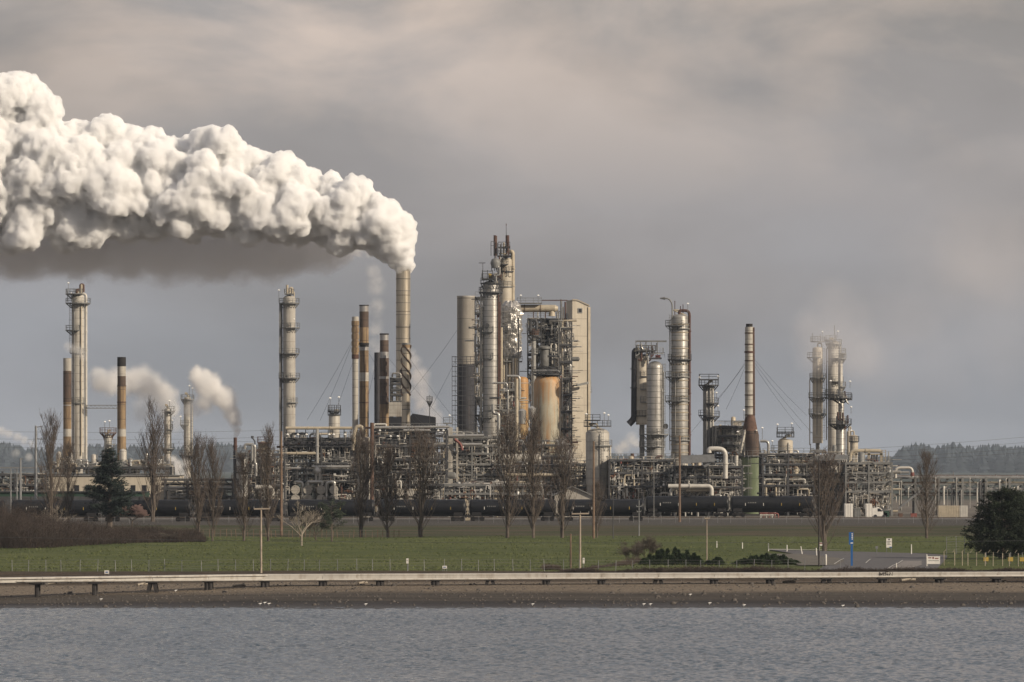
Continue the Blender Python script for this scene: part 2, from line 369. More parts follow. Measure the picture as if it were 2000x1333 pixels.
def ladder(par, x, y, z0, z1, m='steel_grey', cage=True):
    b = MB()
    for s in (-.28, .28): b.bar((x + s, y, z0), (x + s, y, z1), .07)
    z = z0
    while z < z1: b.bar((x - .28, y, z), (x + .28, y, z), .05); z += .6
    if cage:
        z = z0 + 2
        while z < z1:
            q = [(x + .5 * cos(a), y - .45 + .45 * sin(a), z) for a in (0, -pi / 3, -2 * pi / 3, -pi)]
            for u, v in zip(q, q[1:]): b.bar(u, v, .05)
            z += 1.5
        b.bar((x, y - .9, z0 + 2), (x, y - .9, z1), .05)
    return b.build('ladder', M[m], par)
def lamp(par, x, y, z, h=2.2):
    b = MB(); b.cone((x, y, z), (x, y, z + h), .05, .05, 6); o = b.build('lamp_post', M['steel_grey'], par)
    b = MB(); b.cone((x, y, z + h), (x, y, z + h + .22), .34, .1, 8); b.cone((x, y, z + h - .12), (x, y, z + h), .16, .2, 8); b.build('lamp_head', M['lamp_white'], o)
    return o
def pipe(par, pts, r, m='pipe_silver', n=8, flanges=True, name='pipe', bend=None):
    b = MB(); b.tube(pts, r, n, bend)
    if flanges:
        for p, q in zip(pts, pts[1:]):
            p = Vector(p); q = Vector(q); L_ = (q - p).length
            if L_ > 5:
                d = (q - p).normalized()
                for k in range(1, int(L_ / 5) + 1):
                    c = p + d * (L_ * k / (int(L_ / 5) + 1)); b.cone(c - d * .09, c + d * .09, r * 1.35, r * 1.35, n)
    return b.build(name, M[m], par)
def base_of(px, py, D): return Vector((X(px, D), D, gz(X(px, D), D)))

def tower(name, label, cat, cx, w, top, bot, D, m='silver', dome=1.0, rings=0, ringm=None, skirt=None, plats=(), lad=None, pipes=(), lamps=(), manholes=(), group=None, topgear=True, ext=0):
    """A process column: cx, w, top, bot in photo pixels; plats = (row, 'A'|'L'|'R', overhang px)"""
    s = D / FP; x = X(cx, D); r = w / 2 * s; zt = Z(top, D); zb = max(Z(bot, D), 3.4) if bot else 3.4
    zg = 3.4
    T = thing(name, label, cat, (x, D, zg), group)
    hd = r * dome
    prof = [(zb, r)]
    prof += [(zt - hd, r)]
    for k in range(1, 7):
        a = k / 6 * pi / 2; prof.append((zt - hd + hd * sin(a) * .999, max(.02, r * cos(a))))
    b = MB(); b.lathe(x, D, prof, 28)
    b.build('shell', M[m], T)
    if zb > zg + .5:
        sw = (skirt[0] / 2 * s) if skirt else r * .93
        b = MB(); b.lathe(x, D, [(zg - .3, sw), (zb, sw)], 24); b.build('skirt', M[skirt[1] if skirt else 'concrete'], T)
    if rings:
        z = zb + rings * .5
        while z < zt - hd:
            b = MB(); b.lathe(x, D, [(z - .14, r * .99), (z - .1, r * 1.055), (z + .1, r * 1.055), (z + .14, r * .99)], 28); b.build('stiffening_ring', M[ringm or 'steel_tan'], T); z += rings
    for q in plats:
        py, side, e = q[:3]; mm = q[3] if len(q) > 3 else 'steel_grey'
        a0, a1 = {'A': (0, 360), 'L': (115, 285), 'R': (-105, 65), 'F': (190, 350)}[side]
        ring_plat(T, x, D, Z(py, D), r + .02, r + e * s, a0, a1, mm)
    if lad:
        side, p0, p1 = lad
        a = radians({'L': 205, 'R': -25, 'F': 262, 'FR': 290, 'FL': 245}[side]); lx = x + (r + .35) * cos(a); ly = D + (r + .35) * sin(a)
        ladder(T, lx, ly, Z(p1, D), Z(p0, D))
    for pp in pipes:
        ang, pr, p0, p1, mm = pp[:5]; off = pp[5] if len(pp) > 5 else 1.6
        a = radians(ang); rr = r + pr * s * off; lx = x + rr * cos(a); ly = D + rr * sin(a)
        pts = [(lx, ly, Z(p1, D)), (lx, ly, Z(p0, D))]
        if p0 <= top + 4: pts += [(x, D, Z(p0, D)), (x, D, zt - .2)]
        else: pts += [(x + r * .6 * cos(a), D + r * .6 * sin(a), Z(p0, D))]
        pipe(T, pts, pr * s, mm, name='pipe')
        z = Z(p1, D) + 3
        while z < Z(p0, D) - 2:
            bb = MB(); bb.bar((x + r * cos(a), D + r * sin(a), z), (lx, ly, z), .14); bb.build('pipe_bracket', M['steel_dark'], T); z += 8
    for (px, py, h) in lamps: lamp(T, X(px, D), D - r * .5, Z(py, D), h)
    for (px, py) in manholes:
        xx = X(px, D); dy = sqrt(max(.01, r * r - (xx - x) ** 2))
        b = MB(); b.cone((xx, D - dy + .1, Z(py, D)), (xx, D - dy - .45, Z(py, D)), .42, .42, 14); b.cone((xx, D - dy - .45, Z(py, D)), (xx, D - dy - .58, Z(py, D)), .58, .58, 14); b.build('manhole', M['steel_dark'], T)
    if topgear:
        b = MB(); rd = random.Random(int(cx))
        b.tube([(x, D, zt - .3), (x, D, zt + .9), (x + rd.choice([-1, 1]) * r * .8, D, zt + .9), (x + rd.choice([-1, 1]) * r * .8, D, zt - hd * .5)], .16, 8); b.build('vent_pipe', M['pipe_beige'], T)
    return T

def chimney(name, label, cx, w, top, D, secs, group=None, rings=(), cap=None, wires=(), n=28):
    """secs = (row where it starts, material, width factor) from the top down"""
    s = D / FP; x = X(cx, D); zg = 3.4; T = thing(name, label, 'chimney', (x, D, zg), group)
    for i, (py, m, wf) in enumerate(secs):
        z1 = Z(py, D); last = i == len(secs) - 1; z0 = zg - .3 if last else Z(secs[i + 1][0], D); r = w / 2 * s * wf
        b = MB()
        if i == 0:   # open top with a rim and an inner wall
            b.lathe(x, D, [(z0, r), (z1, r), (z1 + .02, r * .88), (z1 - 3, r * .86)], n)
        else: b.lathe(x, D, [(z0, r), (z1, r)], n)
        b.build('section', M[m], T)
    for (py, rf, h, m) in rings:
        b = MB(); z = Z(py, D); r = w / 2 * s; b.lathe(x, D, [(z - h, r * .98), (z - h, r * rf), (z + h, r * rf), (z + h, r * .98)], n); b.build('ring', M[m], T)
    for (py, tx, ty, td) in wires:
        a = Vector((x, D, Z(py, D))); e = P(tx, ty, td); b = MB(); sg = [a.lerp(e, k / 8) - Vector((0, 0, sin(pi * k / 8) * .5)) for k in range(9)]
        b.tube(sg, .028, 4, .01); b.build('guy_wire', M['steel_dark'], T)
    return T

PAL = ['pipe_silver', 'pipe_silver', 'pipe_white', 'pipe_beige', 'pipe_grey', 'pipe_grey', 'steel_dark', 'rust_dark', 'silver_plain']
def clutter(T, px0, px1, py0, py1, y0, y1, rd, nh=16, nv=22, nl=8, nd=5, rmax=.32, pal=PAL):
    """pipes, risers, loops, drums and valves inside one unit"""
    D = y0; xa, xb = X(px0, D), X(px1, D); za, zb = Z(py1, D), Z(py0, D)
    for k in range(nh):
        z = rd.uniform(za, zb); y = rd.uniform(y0, y1); L_ = (xb - xa) * rd.choice([1, .8, .5, .35, .25]); x = rd.uniform(xa, max(xa + .01, xb - L_)); r = rd.choice([.08, .1, .13, .18, .25, rmax])
        pts = [(x, y, z), (x + L_, y, z)]
        if rd.random() < .6: pts.append((x + L_, y, z + rd.uniform(-3, 3)))
        if rd.random() < .4: pts.insert(0, (x, y, z + rd.uniform(-3, 3)))
        pipe(T, pts, r, rd.choice(pal))
    for k in range(nv):
        x = rd.uniform(xa, xb); y = rd.uniform(y0, y1); h = (zb - za) * rd.choice([1.05, .7, .5, .35, .25]); z = rd.uniform(za, max(za + .01, zb - h)); r = rd.choice([.07, .09, .12, .16, .22])
        pts = [(x, y, z), (x, y, z + h)]
        if rd.random() < .65: pts.append((x + rd.choice([-1, 1]) * rd.uniform(.8, 3.5), y, z + h))
        if rd.random() < .4: pts.insert(0, (x + rd.uniform(-3, 3), y, z))
        pipe(T, pts, r, rd.choice(pal))
    for k in range(nl):
        x = rd.uniform(xa, xb - 2); y = rd.uniform(y0 - .5, y0 + 1); w = rd.uniform(.9, 2.6); z = rd.uniform(za + 1, zb); h = rd.uniform(1.2, 5)
        pipe(T, [(x, y, z - h), (x, y, z), (x + w, y, z), (x + w, y, z - h * rd.uniform(.5, 1))], rd.choice([.14, .18, .25]), rd.choice(['pipe_silver', 'pipe_silver', 'pipe_white', 'pipe_beige']))
    for k in range(nd):
        x = rd.uniform(xa + 1, xb - 1); y = rd.uniform(y0, y1); z = rd.uniform(za, zb - 1.5); r = rd.uniform(.35, .8); b = MB(); mm = rd.choice(['silver_plain', 'pale', 'pipe_beige', 'steel_grey'])
        if rd.random() < .5:
            L_ = rd.uniform(2, 4.5); b.cone((x, y, z), (x + L_, y, z), r, r, 14); b.cone((x + L_, y, z), (x + L_ + r * .5, y, z), r, r * .4, 14); b.cone((x, y, z), (x - r * .5, y, z), r, r * .4, 14)
        else:
            h = rd.uniform(1.8, 4); b.lathe(x, y, [(z, r * .3), (z + r * .4, r), (z + h, r), (z + h + r * .4, r * .7), (z + h + r * .6, .05)], 14)
        b.build('drum', M[mm], T)
    nval = nh // 2 + nv // 3
    if nh > 15:
        b = MB()
        for k in range(int((xb - xa) * (zb - za) * 2.3)):
            x = rd.uniform(xa, xb); y = rd.choice([rd.uniform(y0 - .8, y0 + .3), rd.uniform(y0, y1)]); z = rd.uniform(za, zb); r = rd.choice([.04, .06, .08, .1]); q = rd.random(); e = rd.uniform(.6, 3.2)
            if q < .4: b.tube([(x, y, z), (x, y, min(zb, z + e)), (x + rd.choice([-1, 1]) * e * .5, y, min(zb, z + e))], r, 5, .2)
            elif q < .7: b.cone((x, y, z), (x + e, y, z), r, r, 5)
            elif q < .85: b.tube([(x, y, z - e * .6), (x, y, z), (x + e * .4, y, z), (x + e * .4, y, z - e * .5)], r * 1.3, 6, .2)
            else: b.box(x, x + r * 5, y, y + r * 5, z, z + r * rd.choice([4, 7]))
        tag(b.build('small_piping', M['mixed_pipe'], T), kind='stuff')
    for k in range(nval):
        x = rd.uniform(xa, xb); y = rd.uniform(y0 - .6, y0 + 1.5); z = rd.uniform(za, zb); b = MB(); e = rd.uniform(.16, .32)
        b.cone((x, y, z - e), (x, y, z + e), e * .8, e * .8, 8); b.cone((x, y, z + e), (x, y, z + e * 2.6), e * .25, e * .25, 6); b.cone((x, y, z + e * 2.6), (x, y, z + e * 2.9), e, e, 10)
        b.build('valve', M[rd.choice(['steel_dark', 'pipe_red', 'steel_grey', 'pipe_silver', 'lamp_white'])], T)
def unit(name, label, cat, px0, px1, rows, D, depth, bay=6.5, seed=0, frame='steel_dark', deck='steel_grey', base=None, brace=.35, fill=None, group=None, colw=.34):
    """A steel-framed unit: rows = photo rows of its floors, top first"""
    rd = random.Random(seed); xa, xb = X(px0, D), X(px1, D); zg = base if base is not None else 3.4
    T = thing(name, label, cat, ((xa + xb) / 2, D + depth / 2, zg), group); nb = max(1, round((xb - xa) / bay)); nd = max(1, round(depth / 8))
    xs = [xa + (xb - xa) * k / nb for k in range(nb + 1)]; yy = [D + depth * k / nd for k in range(nd + 1)]; zs = [Z(r, D) for r in rows]
    b = MB()
    for x in xs:
        for y in yy: b.box(x - colw / 2, x + colw / 2, y - colw / 2, y + colw / 2, zg - .3, zs[0])
    for i, z in enumerate(zs):
        for y in yy: b.box(xa, xb, y - .11, y + .11, z - .5, z - .1)
        for x in xs: b.box(x - .1, x + .1, D, D + depth, z - .48, z - .12)
    zz = zs + [zg]
    for i in range(len(zz) - 1):
        for k in range(nb):
            if rd.random() < brace:
                u = rd.random() < .5
                b.bar((xs[k], D - .02, zz[i + 1] if u else zz[i]), (xs[k + 1], D - .02, zz[i] if u else zz[i + 1]), .18)
    b.build('steel_frame', M[frame], T)
    for z in zs:
        d = MB(); d.box(xa + .2, xb - .2, D + .15, D + depth - .15, z - .1, z); o = d.build('floor', M[deck], T)
        rb = MB(); rail(rb, [(xa, D), (xb, D)], z, 1.1, False, 2.0); rail(rb, [(xb, D), (xb, D + depth)], z, 1.1, False, 3); rb.build('railing', M[deck], o)
    if fill: clutter(T, px0, px1, rows[0], 905 if fill.get('hi') else 1000, D + .6, D + depth - .6, rd, **{k: v for k, v in fill.items() if k != 'hi'})
    return T
# ---------------------------------------------------------------- chimneys and columns on the left
T = tower('distillation_column', 'tallest ribbed grey column at the far left, beside a brown chimney', 'column', 152.5, 25, 574, 905, 1230, 'pale', .55, 0, skirt=(19, 'concrete'),
    plats=[(592, 'A', 12), (574, 'L', 12), (645, 'L', 12), (690, 'A', 3), (787, 'A', 4)], lad=('L', 592, 690), pipes=[(0, 2.6, 574, 905, 'pipe_white', 1.2), (-60, 1.3, 600, 890, 'pipe_beige'), (-115, 1.1, 610, 880, 'pipe_grey')], lamps=[(134, 574, 2.5), (140, 590, 2)])
D = 1230; pipe(T, [P(150, 575, D), P(150, 566, D), P(157, 566, D), P(157, 556, D), P(163, 556, D), P(163, 571, D)], .3, 'rust'); pipe(T, [P(159, 575, D), P(159, 556, D)], .38, 'pipe_beige')
box_plat(T, X(131, D), X(162, D), D - 2, D + 1.5, Z(574, D))
b = MB()
for x in (132, 141): b.bar(P(x, 590, D - 1.5), P(x, 570, D - 1.5), .14)
b.build('davit_frame', M['steel_grey'], T)
chimney('brown_chimney', 'leftmost brown chimney with a faded grey upper end, close against the tall column', 131.5, 16, 700, 1222, [(700, 'concrete', 1), (725, 'dark_brown', 1.02), (786, 'brown_steel', 1.0), (838, 'pale', 1.01), (853, 'brown_steel', 1), (900, 'dark_brown', 1)], rings=[(792, 1.06, .12, 'cap_silver')])
T = chimney('brown_chimney', 'brown chimney with a black mouth, joined to the tall left column by a lattice walkway', 237.5, 17, 698, 1235, [(698, 'soot', 1), (716, 'pale', .98), (735, 'dark_brown', .97), (753, 'brown_steel', 1), (838, 'pale', 1.01), (853, 'brown_steel', 1.02)], rings=[(754, 1.06, .15, 'dark_brown'), (786, 1.05, .12, 'rust_dark')])
W1 = thing('lattice_walkway', 'thin lattice walkway spanning from the tall left column to the brown chimney', 'walkway', P(200, 797, 1228)); b = MB(); D = 1228
for y in (D, D + 1.2):
    b.bar(P(166, 792, y), P(229, 792, y), .16); b.bar(P(166, 798, y), P(229, 798, y), .16)
    for k in range(16):
        x = 166 + k * 63 / 16; b.bar(P(x, 792 if k % 2 else 798, y), P(x + 63 / 16, 798 if k % 2 else 792, y), .09)
b.build('truss', M['steel_grey'], W1)
T = tower('small_column', 'short white column with a red railed platform, left of the black mouthed chimney', 'column', 211, 15, 848, 900, 1180, 'pale', .5, plats=[(845, 'A', 9, 'rust'), (868, 'R', 7)], lamps=[(205, 845, 2.4), (214, 845, 2.6)])
for x in (200, 222): b = MB(); b.bar(P(x, 848, 1180), P(211 + (x - 211) * .6, 862, 1180), .2); b.build('bracket', M['rust'], T)
T = tower('small_column', 'slim grey column half veiled by drifting steam, with three side platforms', 'column', 327, 12, 798, 895, 1222, 'pale', .5, plats=[(803, 'R', 9), (838, 'R', 5), (876, 'A', 7)], lad=('L', 800, 880), pipes=[(-20, 1, 800, 890, 'pipe_grey')], lamps=[(331, 800, 2), (337, 838, 2)])
T = tower('small_column', 'pale column with a wide collar platform near its foot, behind the drifting steam', 'column', 366, 14, 775, 888, 1265, 'pale', .5, plats=[(780, 'A', 6), (830, 'L', 7), (889, 'A', 9)], lad=('R', 785, 885), pipes=[(10, 1.4, 790, 888, 'pipe_white')], lamps=[(370, 778, 3), (376, 778, 2.4), (353, 830, 2)])
# chimneys in the middle
T = tower('distillation_column', 'tall weathered white column with collar platforms, alone right of the steam puffs', 'column', 565, 24, 577, None, 1240, 'concrete', .55, 0,
    plats=[(592, 'A', 8), (640, 'R', 9), (690, 'A', 8), (738, 'A', 9), (786, 'R', 5), (640, 'L', 4), (738, 'L', 5)], pipes=[(180, 1.8, 592, 850, 'pipe_grey', 1.6)], lamps=[(545, 592, 3), (574, 640, 2)])
D = 1240; box_plat(T, X(556, D), X(574, D), D - 1.5, D + 1.5, Z(574, D)); pipe(T, [P(561, 577, D), P(561, 557, D)], .3, 'pipe_beige'); pipe(T, [P(566, 577, D), P(566, 563, D), P(571, 563, D), P(571, 575, D)], .28, 'pipe_beige')
b = MB(); b.box(X(545.5, D), X(549.5, D), D - .5, D + .5, 3.2, Z(592, D))
k = Z(592, D)
while k > 10: b.box(X(545, D), X(553.5, D), D - .55, D + .55, k - .12, k); k -= 4.2
b.build('cable_riser', M['steel_grey'], T)
wl = [(655, 600, 820, 1245), (655, 625, 822, 1215)]
chimney('slim_chimney', 'slim chimney, knobbly brown above and pale below, left of the tallest brown one', 694, 13, 619, 1200, [(619, 'pale', 1.05), (632, 'brown_steel', 1.0), (697, 'pale', .92)],
    rings=[(619 + k * 13, 1.16, .55, 'brown_steel') for k in range(1, 6)] + [(697, 1.1, .5, 'rust_dark')], wires=wl)
chimney('brown_chimney', 'tallest brown chimney with silver mouth, black collar and white band', 711, 18, 597, 1195, [(597, 'cap_silver', 1), (609, 'dark_brown', 1), (640, 'brown_steel', 1), (672, 'soot', 1.03), (678, 'cap_silver', 1.02), (685, 'brown_steel', 1), (728, 'pale', 1.04), (745, 'brown_steel', 1.02)],
    rings=[(597, 1.05, .12, 'soot'), (672, 1.1, .2, 'soot'), (787, 1.05, .1, 'rust_dark')], wires=[(676, 830, 852, 1215), (640, 648, 824, 1215)])
chimney('dark_chimney', 'plain black chimney tucked behind the left edge of the dark brown one', 737, 12, 689, 1212, [(689, 'black_steel', 1)], rings=[(740, 1.12, .2, 'black_steel')], wires=[(695, 705, 830, 1215)])
chimney('dark_chimney', 'dark brown chimney with silver mouth and a white band, mid height', 750.5, 18, 653, 1190, [(653, 'cap_silver', .93), (665, 'dark_brown', .95), (688, 'cap_silver', 1.02), (700, 'dark_brown', 1), (790, 'brown_steel', 1)],
    rings=[(653, 1.02, .15, 'soot'), (689, 1.06, .15, 'cap_silver'), (738, 1.08, .28, 'cap_silver')], wires=[(690, 895, 850, 1222), (742, 846, 848, 1222)])
chimney('main_chimney', 'tallest bright metal chimney pouring out the great white steam plume', 787.5, 28, 522, 1262, [(522, 'stack_metal', 1), (620, 'stack_metal', 1.0), (690, 'stack_metal', 1.0)], rings=[(522 + 23.3 * k, 1.03, .1, 'stack_grey') for k in range(8)], n=40)
T = chimney('strake_chimney', 'beige chimney wound with a dark spiral strake, in front of the tallest metal one', 793, 16.5, 672, 1185, [(672, 'brown_steel', 1), (680, 'stack_metal', 1), (768, 'stack_metal', 1)], rings=[(672, 1.06, .2, 'steel_grey'), (768, 1.04, .1, 'steel_grey'), (800, 1.03, .1, 'steel_grey')], wires=[(690, 905, 840, 1222)])
D = 1185; cx_ = X(793, D); r_ = 8.25 * D / FP
for ph in (0, 2.1, 4.2):
    b = MB(); pts = []
    for k in range(40):
        a = ph + k * .26; z = Z(675, D) - k * 8.6 / 40 * 1.15 * 1.2; pts.append((cx_ + (r_ + .12) * cos(a), D + (r_ + .12) * sin(a), z))
    b.tube(pts, .2, 5, .01); b.build('strake', M['dark_brown'], T)
# FCC stack with scaffold
T = chimney('grey_chimney', 'broad grey chimney whose lower half stands in dark scaffolding', 910, 34.5, 580, 1255, [(580, 'stack_grey', 1), (694, 'stack_grey', 1.0), (712, 'black_steel', 1.0)], rings=[(580, 1.03, .2, 'concrete')], n=36, wires=[(620, 800, 770, 1262), (660, 840, 800, 1262)])  # black lowest section paints the neighbouring tower's shadow into the colour
D = 1248; S = thing('scaffold', 'dark lattice scaffold wrapped round the foot of the broad grey chimney', 'scaffold', P(907, 850, D)); b = MB()
xs_ = [883, 889, 895, 903, 911, 919, 926, 931]
for y in (D - 1.2, D - 2.6):
    for x in xs_: b.bar(P(x, 696, y), (X(x, y), y, 3.2), .11)
    for k in range(22): 
        r_w = 697 + k * 9.5
        b.bar(P(883, r_w, y), P(931, r_w, y), .1)
        if k % 2 and y == D - 2.6:
            for q in (1, 4): b.bar(P(xs_[q], r_w, y), P(xs_[q + 1], r_w + 9.5, y), .07)
b.build('standards', M['steel_dark'], S); b = MB()
for k in range(0, 22, 2): b.box(X(883, D - 2), X(931, D - 2), D - 2.4, D - 1.4, Z(697 + k * 9.5, D - 2) - .1, Z(697 + k * 9.5, D - 2))
b.build('planking', M['steel_dark'], S)
# stair lattice and pale box behind the chimneys, x 760-790
T = unit('furnace_frame', 'lattice steel structure over a pale box housing, between the dark and spiral chimneys', 'steel structure', 762, 786, [738, 748, 760, 770, 783], 1230, 8, 3, 5, fill=dict(nh=4, nv=5, nl=2, nd=1, hi=1), colw=.22, brace=.7)
b = MB(); b.box(X(758, 1228), X(787, 1228), 1226, 1232, Z(814, 1228), Z(786, 1228)); b.build('housing', M['pale'], T)
b = MB(); b.box(X(740, 1224), X(850, 1224), 1224, 1236, 3.2, Z(815, 1224)); b.add([tuple(P(800, 815, 1224)), tuple(P(850, 815, 1224)), tuple(P(806, 808, 1224)), tuple(P(806, 808, 1235)), tuple(P(850, 815, 1235)), tuple(P(800, 815, 1235))], [(0, 1, 2), (3, 4, 5), (2, 1, 4, 3), (0, 2, 3, 5)]); b.build('dark_backdrop', M['dark_inside'], T)  # plain near-black block with a low sloped top
T = thing('wind_sock_mast', 'slim mast carrying a small railed basket, right of the spiral chimney', 'mast', (X(839, 1205), 1205, 3.4)); b = MB(); b.cone((X(839, 1205), 1205, 3.4), P(839, 772, 1205), .12, .08, 6); b.build('pole', M['steel_grey'], T); ring_plat(T, X(839, 1205), 1205, Z(784, 1205), .1, .7, 0, 360)
T = tower('top_drum', 'squat drum with a railed crown standing on the roof of the pipe structure', 'vessel', 653, 22, 810, 838, 1075, 'pale', .3, plats=[(810, 'A', 2, 'steel_dark')], lamps=[(645, 810, 3.4), (662, 810, 3.6)]); 
ring_plat(T, X(653, 1075), 1075, Z(802, 1075), .1, 1.35, 0, 360, 'steel_dark')
# ---------------------------------------------------------------- the cracking unit in the middle
D = 1150
T = tower('cracker_column', 'broad ribbed silver column in front of the highest tower, dark brown at its foot', 'column', 958.5, 31, 549, 905, D, 'silver', .45, 0, skirt=(30, 'dark_brown'),
    plats=[(553, 'A', 5, 'steel_dark'), (571, 'A', 8, 'steel_dark'), (648, 'L', 7), (700, 'L', 4), (800, 'R', 4), (815, 'L', 8)], lad=('L', 571, 800), pipes=[(-30, 1.6, 575, 860, 'rust_dark', 1.1), (195, 2.2, 600, 840, 'pipe_grey', 1.8), (180, 1.4, 560, 820, 'pipe_silver', 3)], manholes=[(951, 561), (951, 637)])
box_plat(T, X(941, D), X(976, D), D - 2.4, D + 2, Z(545, D), 'steel_dark'); b = MB()
for x in (942, 952, 962): b.bar(P(x, 545, D - 2), P(x, 528, D - 2), .14)
b.bar(P(942, 530, D - 2), P(962, 530, D - 2), .16); b.bar(P(943, 545, D - 2), P(943, 514, D - 2), .12); b.bar(P(935, 514, D - 2), P(948, 514, D - 2), .16); b.build('davit', M['steel_dark'], T)
b = MB(); b.cone(P(954, 539, D - 1), P(960, 539, D - 1), .55, .55, 12); b.build('motor', M['yellow'], T)
pipe(T, [P(966, 552, D - 2), P(966, 535, D - 2), P(973, 535, D - 2), P(973, 520, D - 2)], .22, 'pipe_white'); pipe(T, [P(969, 550, D - 2.3), P(969, 538, D - 2.3), P(976, 538, D - 2.3), P(976, 522, D - 2.3)], .2, 'pipe_silver')
pipe(T, [P(958, 548, D), P(958, 540, D - 1), P(978, 541, D - 1)], .4, 'rust_dark')
D = 1168
T = tower('reactor_tower', 'highest tower crowned by rusty frames, a thin mast and a bent beige pipe', 'tower', 987, 26, 503, None, D, 'cream', .5, 0, plats=[(560, 'A', 2), (530, 'A', 4, 'steel_dark'), (517, 'L', 10, 'steel_dark')], manholes=())
box_plat(T, X(972, D), X(998, D), D - 2.6, D + 2.6, Z(500, D), 'steel_dark'); box_plat(T, X(973, D), X(996, D), D - 2.2, D + 2, Z(483, D), 'steel_dark'); b = MB()
for x in (960, 966, 972, 979, 989, 996):
    for y in (D - 2.2, D + 2): b.bar(P(x, 530 if x < 970 else 503, y), P(x, 516 if x < 965 else (475 if x < 990 else 480), y), .15)
for y in (472, 480): b.bar(P(959, y, D - 2.2), P(966, y, D - 2.2), .1)
b.bar(P(959, 500, D - 2.2), P(959, 472, D - 2.2), .14); b.bar(P(966, 500, D - 2.2), P(966, 472, D - 2.2), .14); b.build('top_frame', M['steel_dark'], T)
for x, y0, y1, r, mm in ((966.5, 500, 460, .3, 'rust_dark'), (969, 500, 461, .22, 'rust'), (991, 503, 460, .42, 'rust_dark'), (984, 500, 474, .2, 'pipe_beige'), (978, 500, 478, .2, 'steel_grey')): pipe(T, [P(x, y0, D - 1.5), P(x, y1, D - 1.5)], r, mm)
b = MB(); b.cone(P(989, 476, D), P(988.5, 437, D), .1, .04, 5); b.build('mast', M['steel_dark'], T); b = MB(); b.box(X(988, D), X(989.4, D), D - .1, D + .1, Z(441, D), Z(437.5, D)); b.build('beacon', M['rust'], T)
b = MB(); b.lathe(X(968, D), D - 3, [(Z(525, D), .9), (Z(515, D), 1.2), (Z(508, D), .9), (Z(505, D), .1)], 14); b.build('drum', M['steel_grey'], T)
pipe(T, [P(993, 492, D), P(1001.5, 492, D), P(1001.5, 592, D)], .46, 'pipe_beige', 12, name='overhead_pipe', bend=1.6)
rd = random.Random(4)
for k in range(16):
    x = rd.uniform(968, 995); y = rd.uniform(478, 540); pipe(T, [P(x, y, D - 2.4), P(x, y + rd.uniform(4, 14), D - 2.4), P(x + rd.uniform(-6, 6), y + 12, D - 2.4)], rd.choice([.08, .12, .16]), rd.choice(['pipe_silver', 'rust_dark', 'steel_dark', 'pipe_beige', 'rust']))
# crumpled insulation mass
D = 1160; T = thing('wrapped_reactor', 'bulky reactor wrapped in crumpled bright silver insulation below the highest tower', 'reactor', (X(998, D), D, 3.4)); x = X(998, D); s = D / FP
b = MB(); rr = 21 * s; prof = [(Z(702, D), rr * .6), (Z(697, D), rr * .93), (Z(650, D), rr), (Z(610, D), rr * .98), (Z(598, D), rr * .84), (Z(592, D), rr * .6), (Z(588, D), rr * .45)]
n = 44; zs = []; pr = []
for k in range(46):
    z = Z(702, D) + (Z(588, D) - Z(702, D)) * k / 45; zs.append(z); pr.append(pl(z, prof))
vs = [(x + (q + .55 * noise.noise((i * .5, z * .9, 1)) + .3 * noise.noise((i * 1.3, z * 2.1, 4))) * cos(2 * pi * i / n), D + (q + .5 * noise.noise((i * .5, z * .9, 1))) * sin(2 * pi * i / n), z) for z, q in zip(zs, pr) for i in range(n)]
b.add(vs, [(j * n + i, j * n + (i + 1) % n, (j + 1) * n + (i + 1) % n, (j + 1) * n + i) for j in range(45) for i in range(n)] + [tuple(range(n - 1, -1, -1)), tuple(45 * n + i for i in range(n))]); b.build('insulated_shell', M['crumple'], T)
b = MB()
for y_ in range(600, 700, 9): b.bar(P(979, y_, D - 2.6), P(1014, y_, D - 2.5), .09)
for x_ in range(980, 1016, 6): b.bar(P(x_, 597, D - 2.6), P(x_, 705, D - 2.6), .09)
for q in (0, 3, 6): b.bar(P(980 + q * 5, 690 - q * 9, D - 2.65), P(1012, 640 - q * 5, D - 2.65), .12)
b.build('scaffold_frame', M['silver_plain'], T); box_plat(T, X(980, D), X(992, D), D - 3.6, D - 2.4, Z(648, D), 'steel_dark')
b = MB(); b.lathe(x, D, [(3.2, rr * .55), (Z(700, D), rr * .55)], 20); b.build('riser', M['pipe_beige'], T)
for k, (xx, a, bb, r, mm) in enumerate([(984, 705, 900, .32, 'pipe_beige'), (990, 700, 880, .2, 'pipe_silver'), (996, 710, 930, .26, 'pipe_beige'), (1003, 700, 860, .35, 'pipe_silver'), (1008, 700, 940, .4, 'pipe_beige'), (979, 640, 880, .34, 'pipe_beige'), (1013, 620, 870, .16, 'steel_dark'), (976, 590, 860, .22, 'rust_dark'), (1000, 745, 925, .2, 'rust_dark')]):
    pipe(T, [P(xx, bb, D - 3 - k * .3), P(xx, a, D - 3 - k * .3)], r, mm)
box_plat(T, X(984, D), X(1020, D), D - 4, D + 2, Z(706, D)); box_plat(T, X(984, D), X(1012, D), D - 4.5, D + 2, Z(784, D))
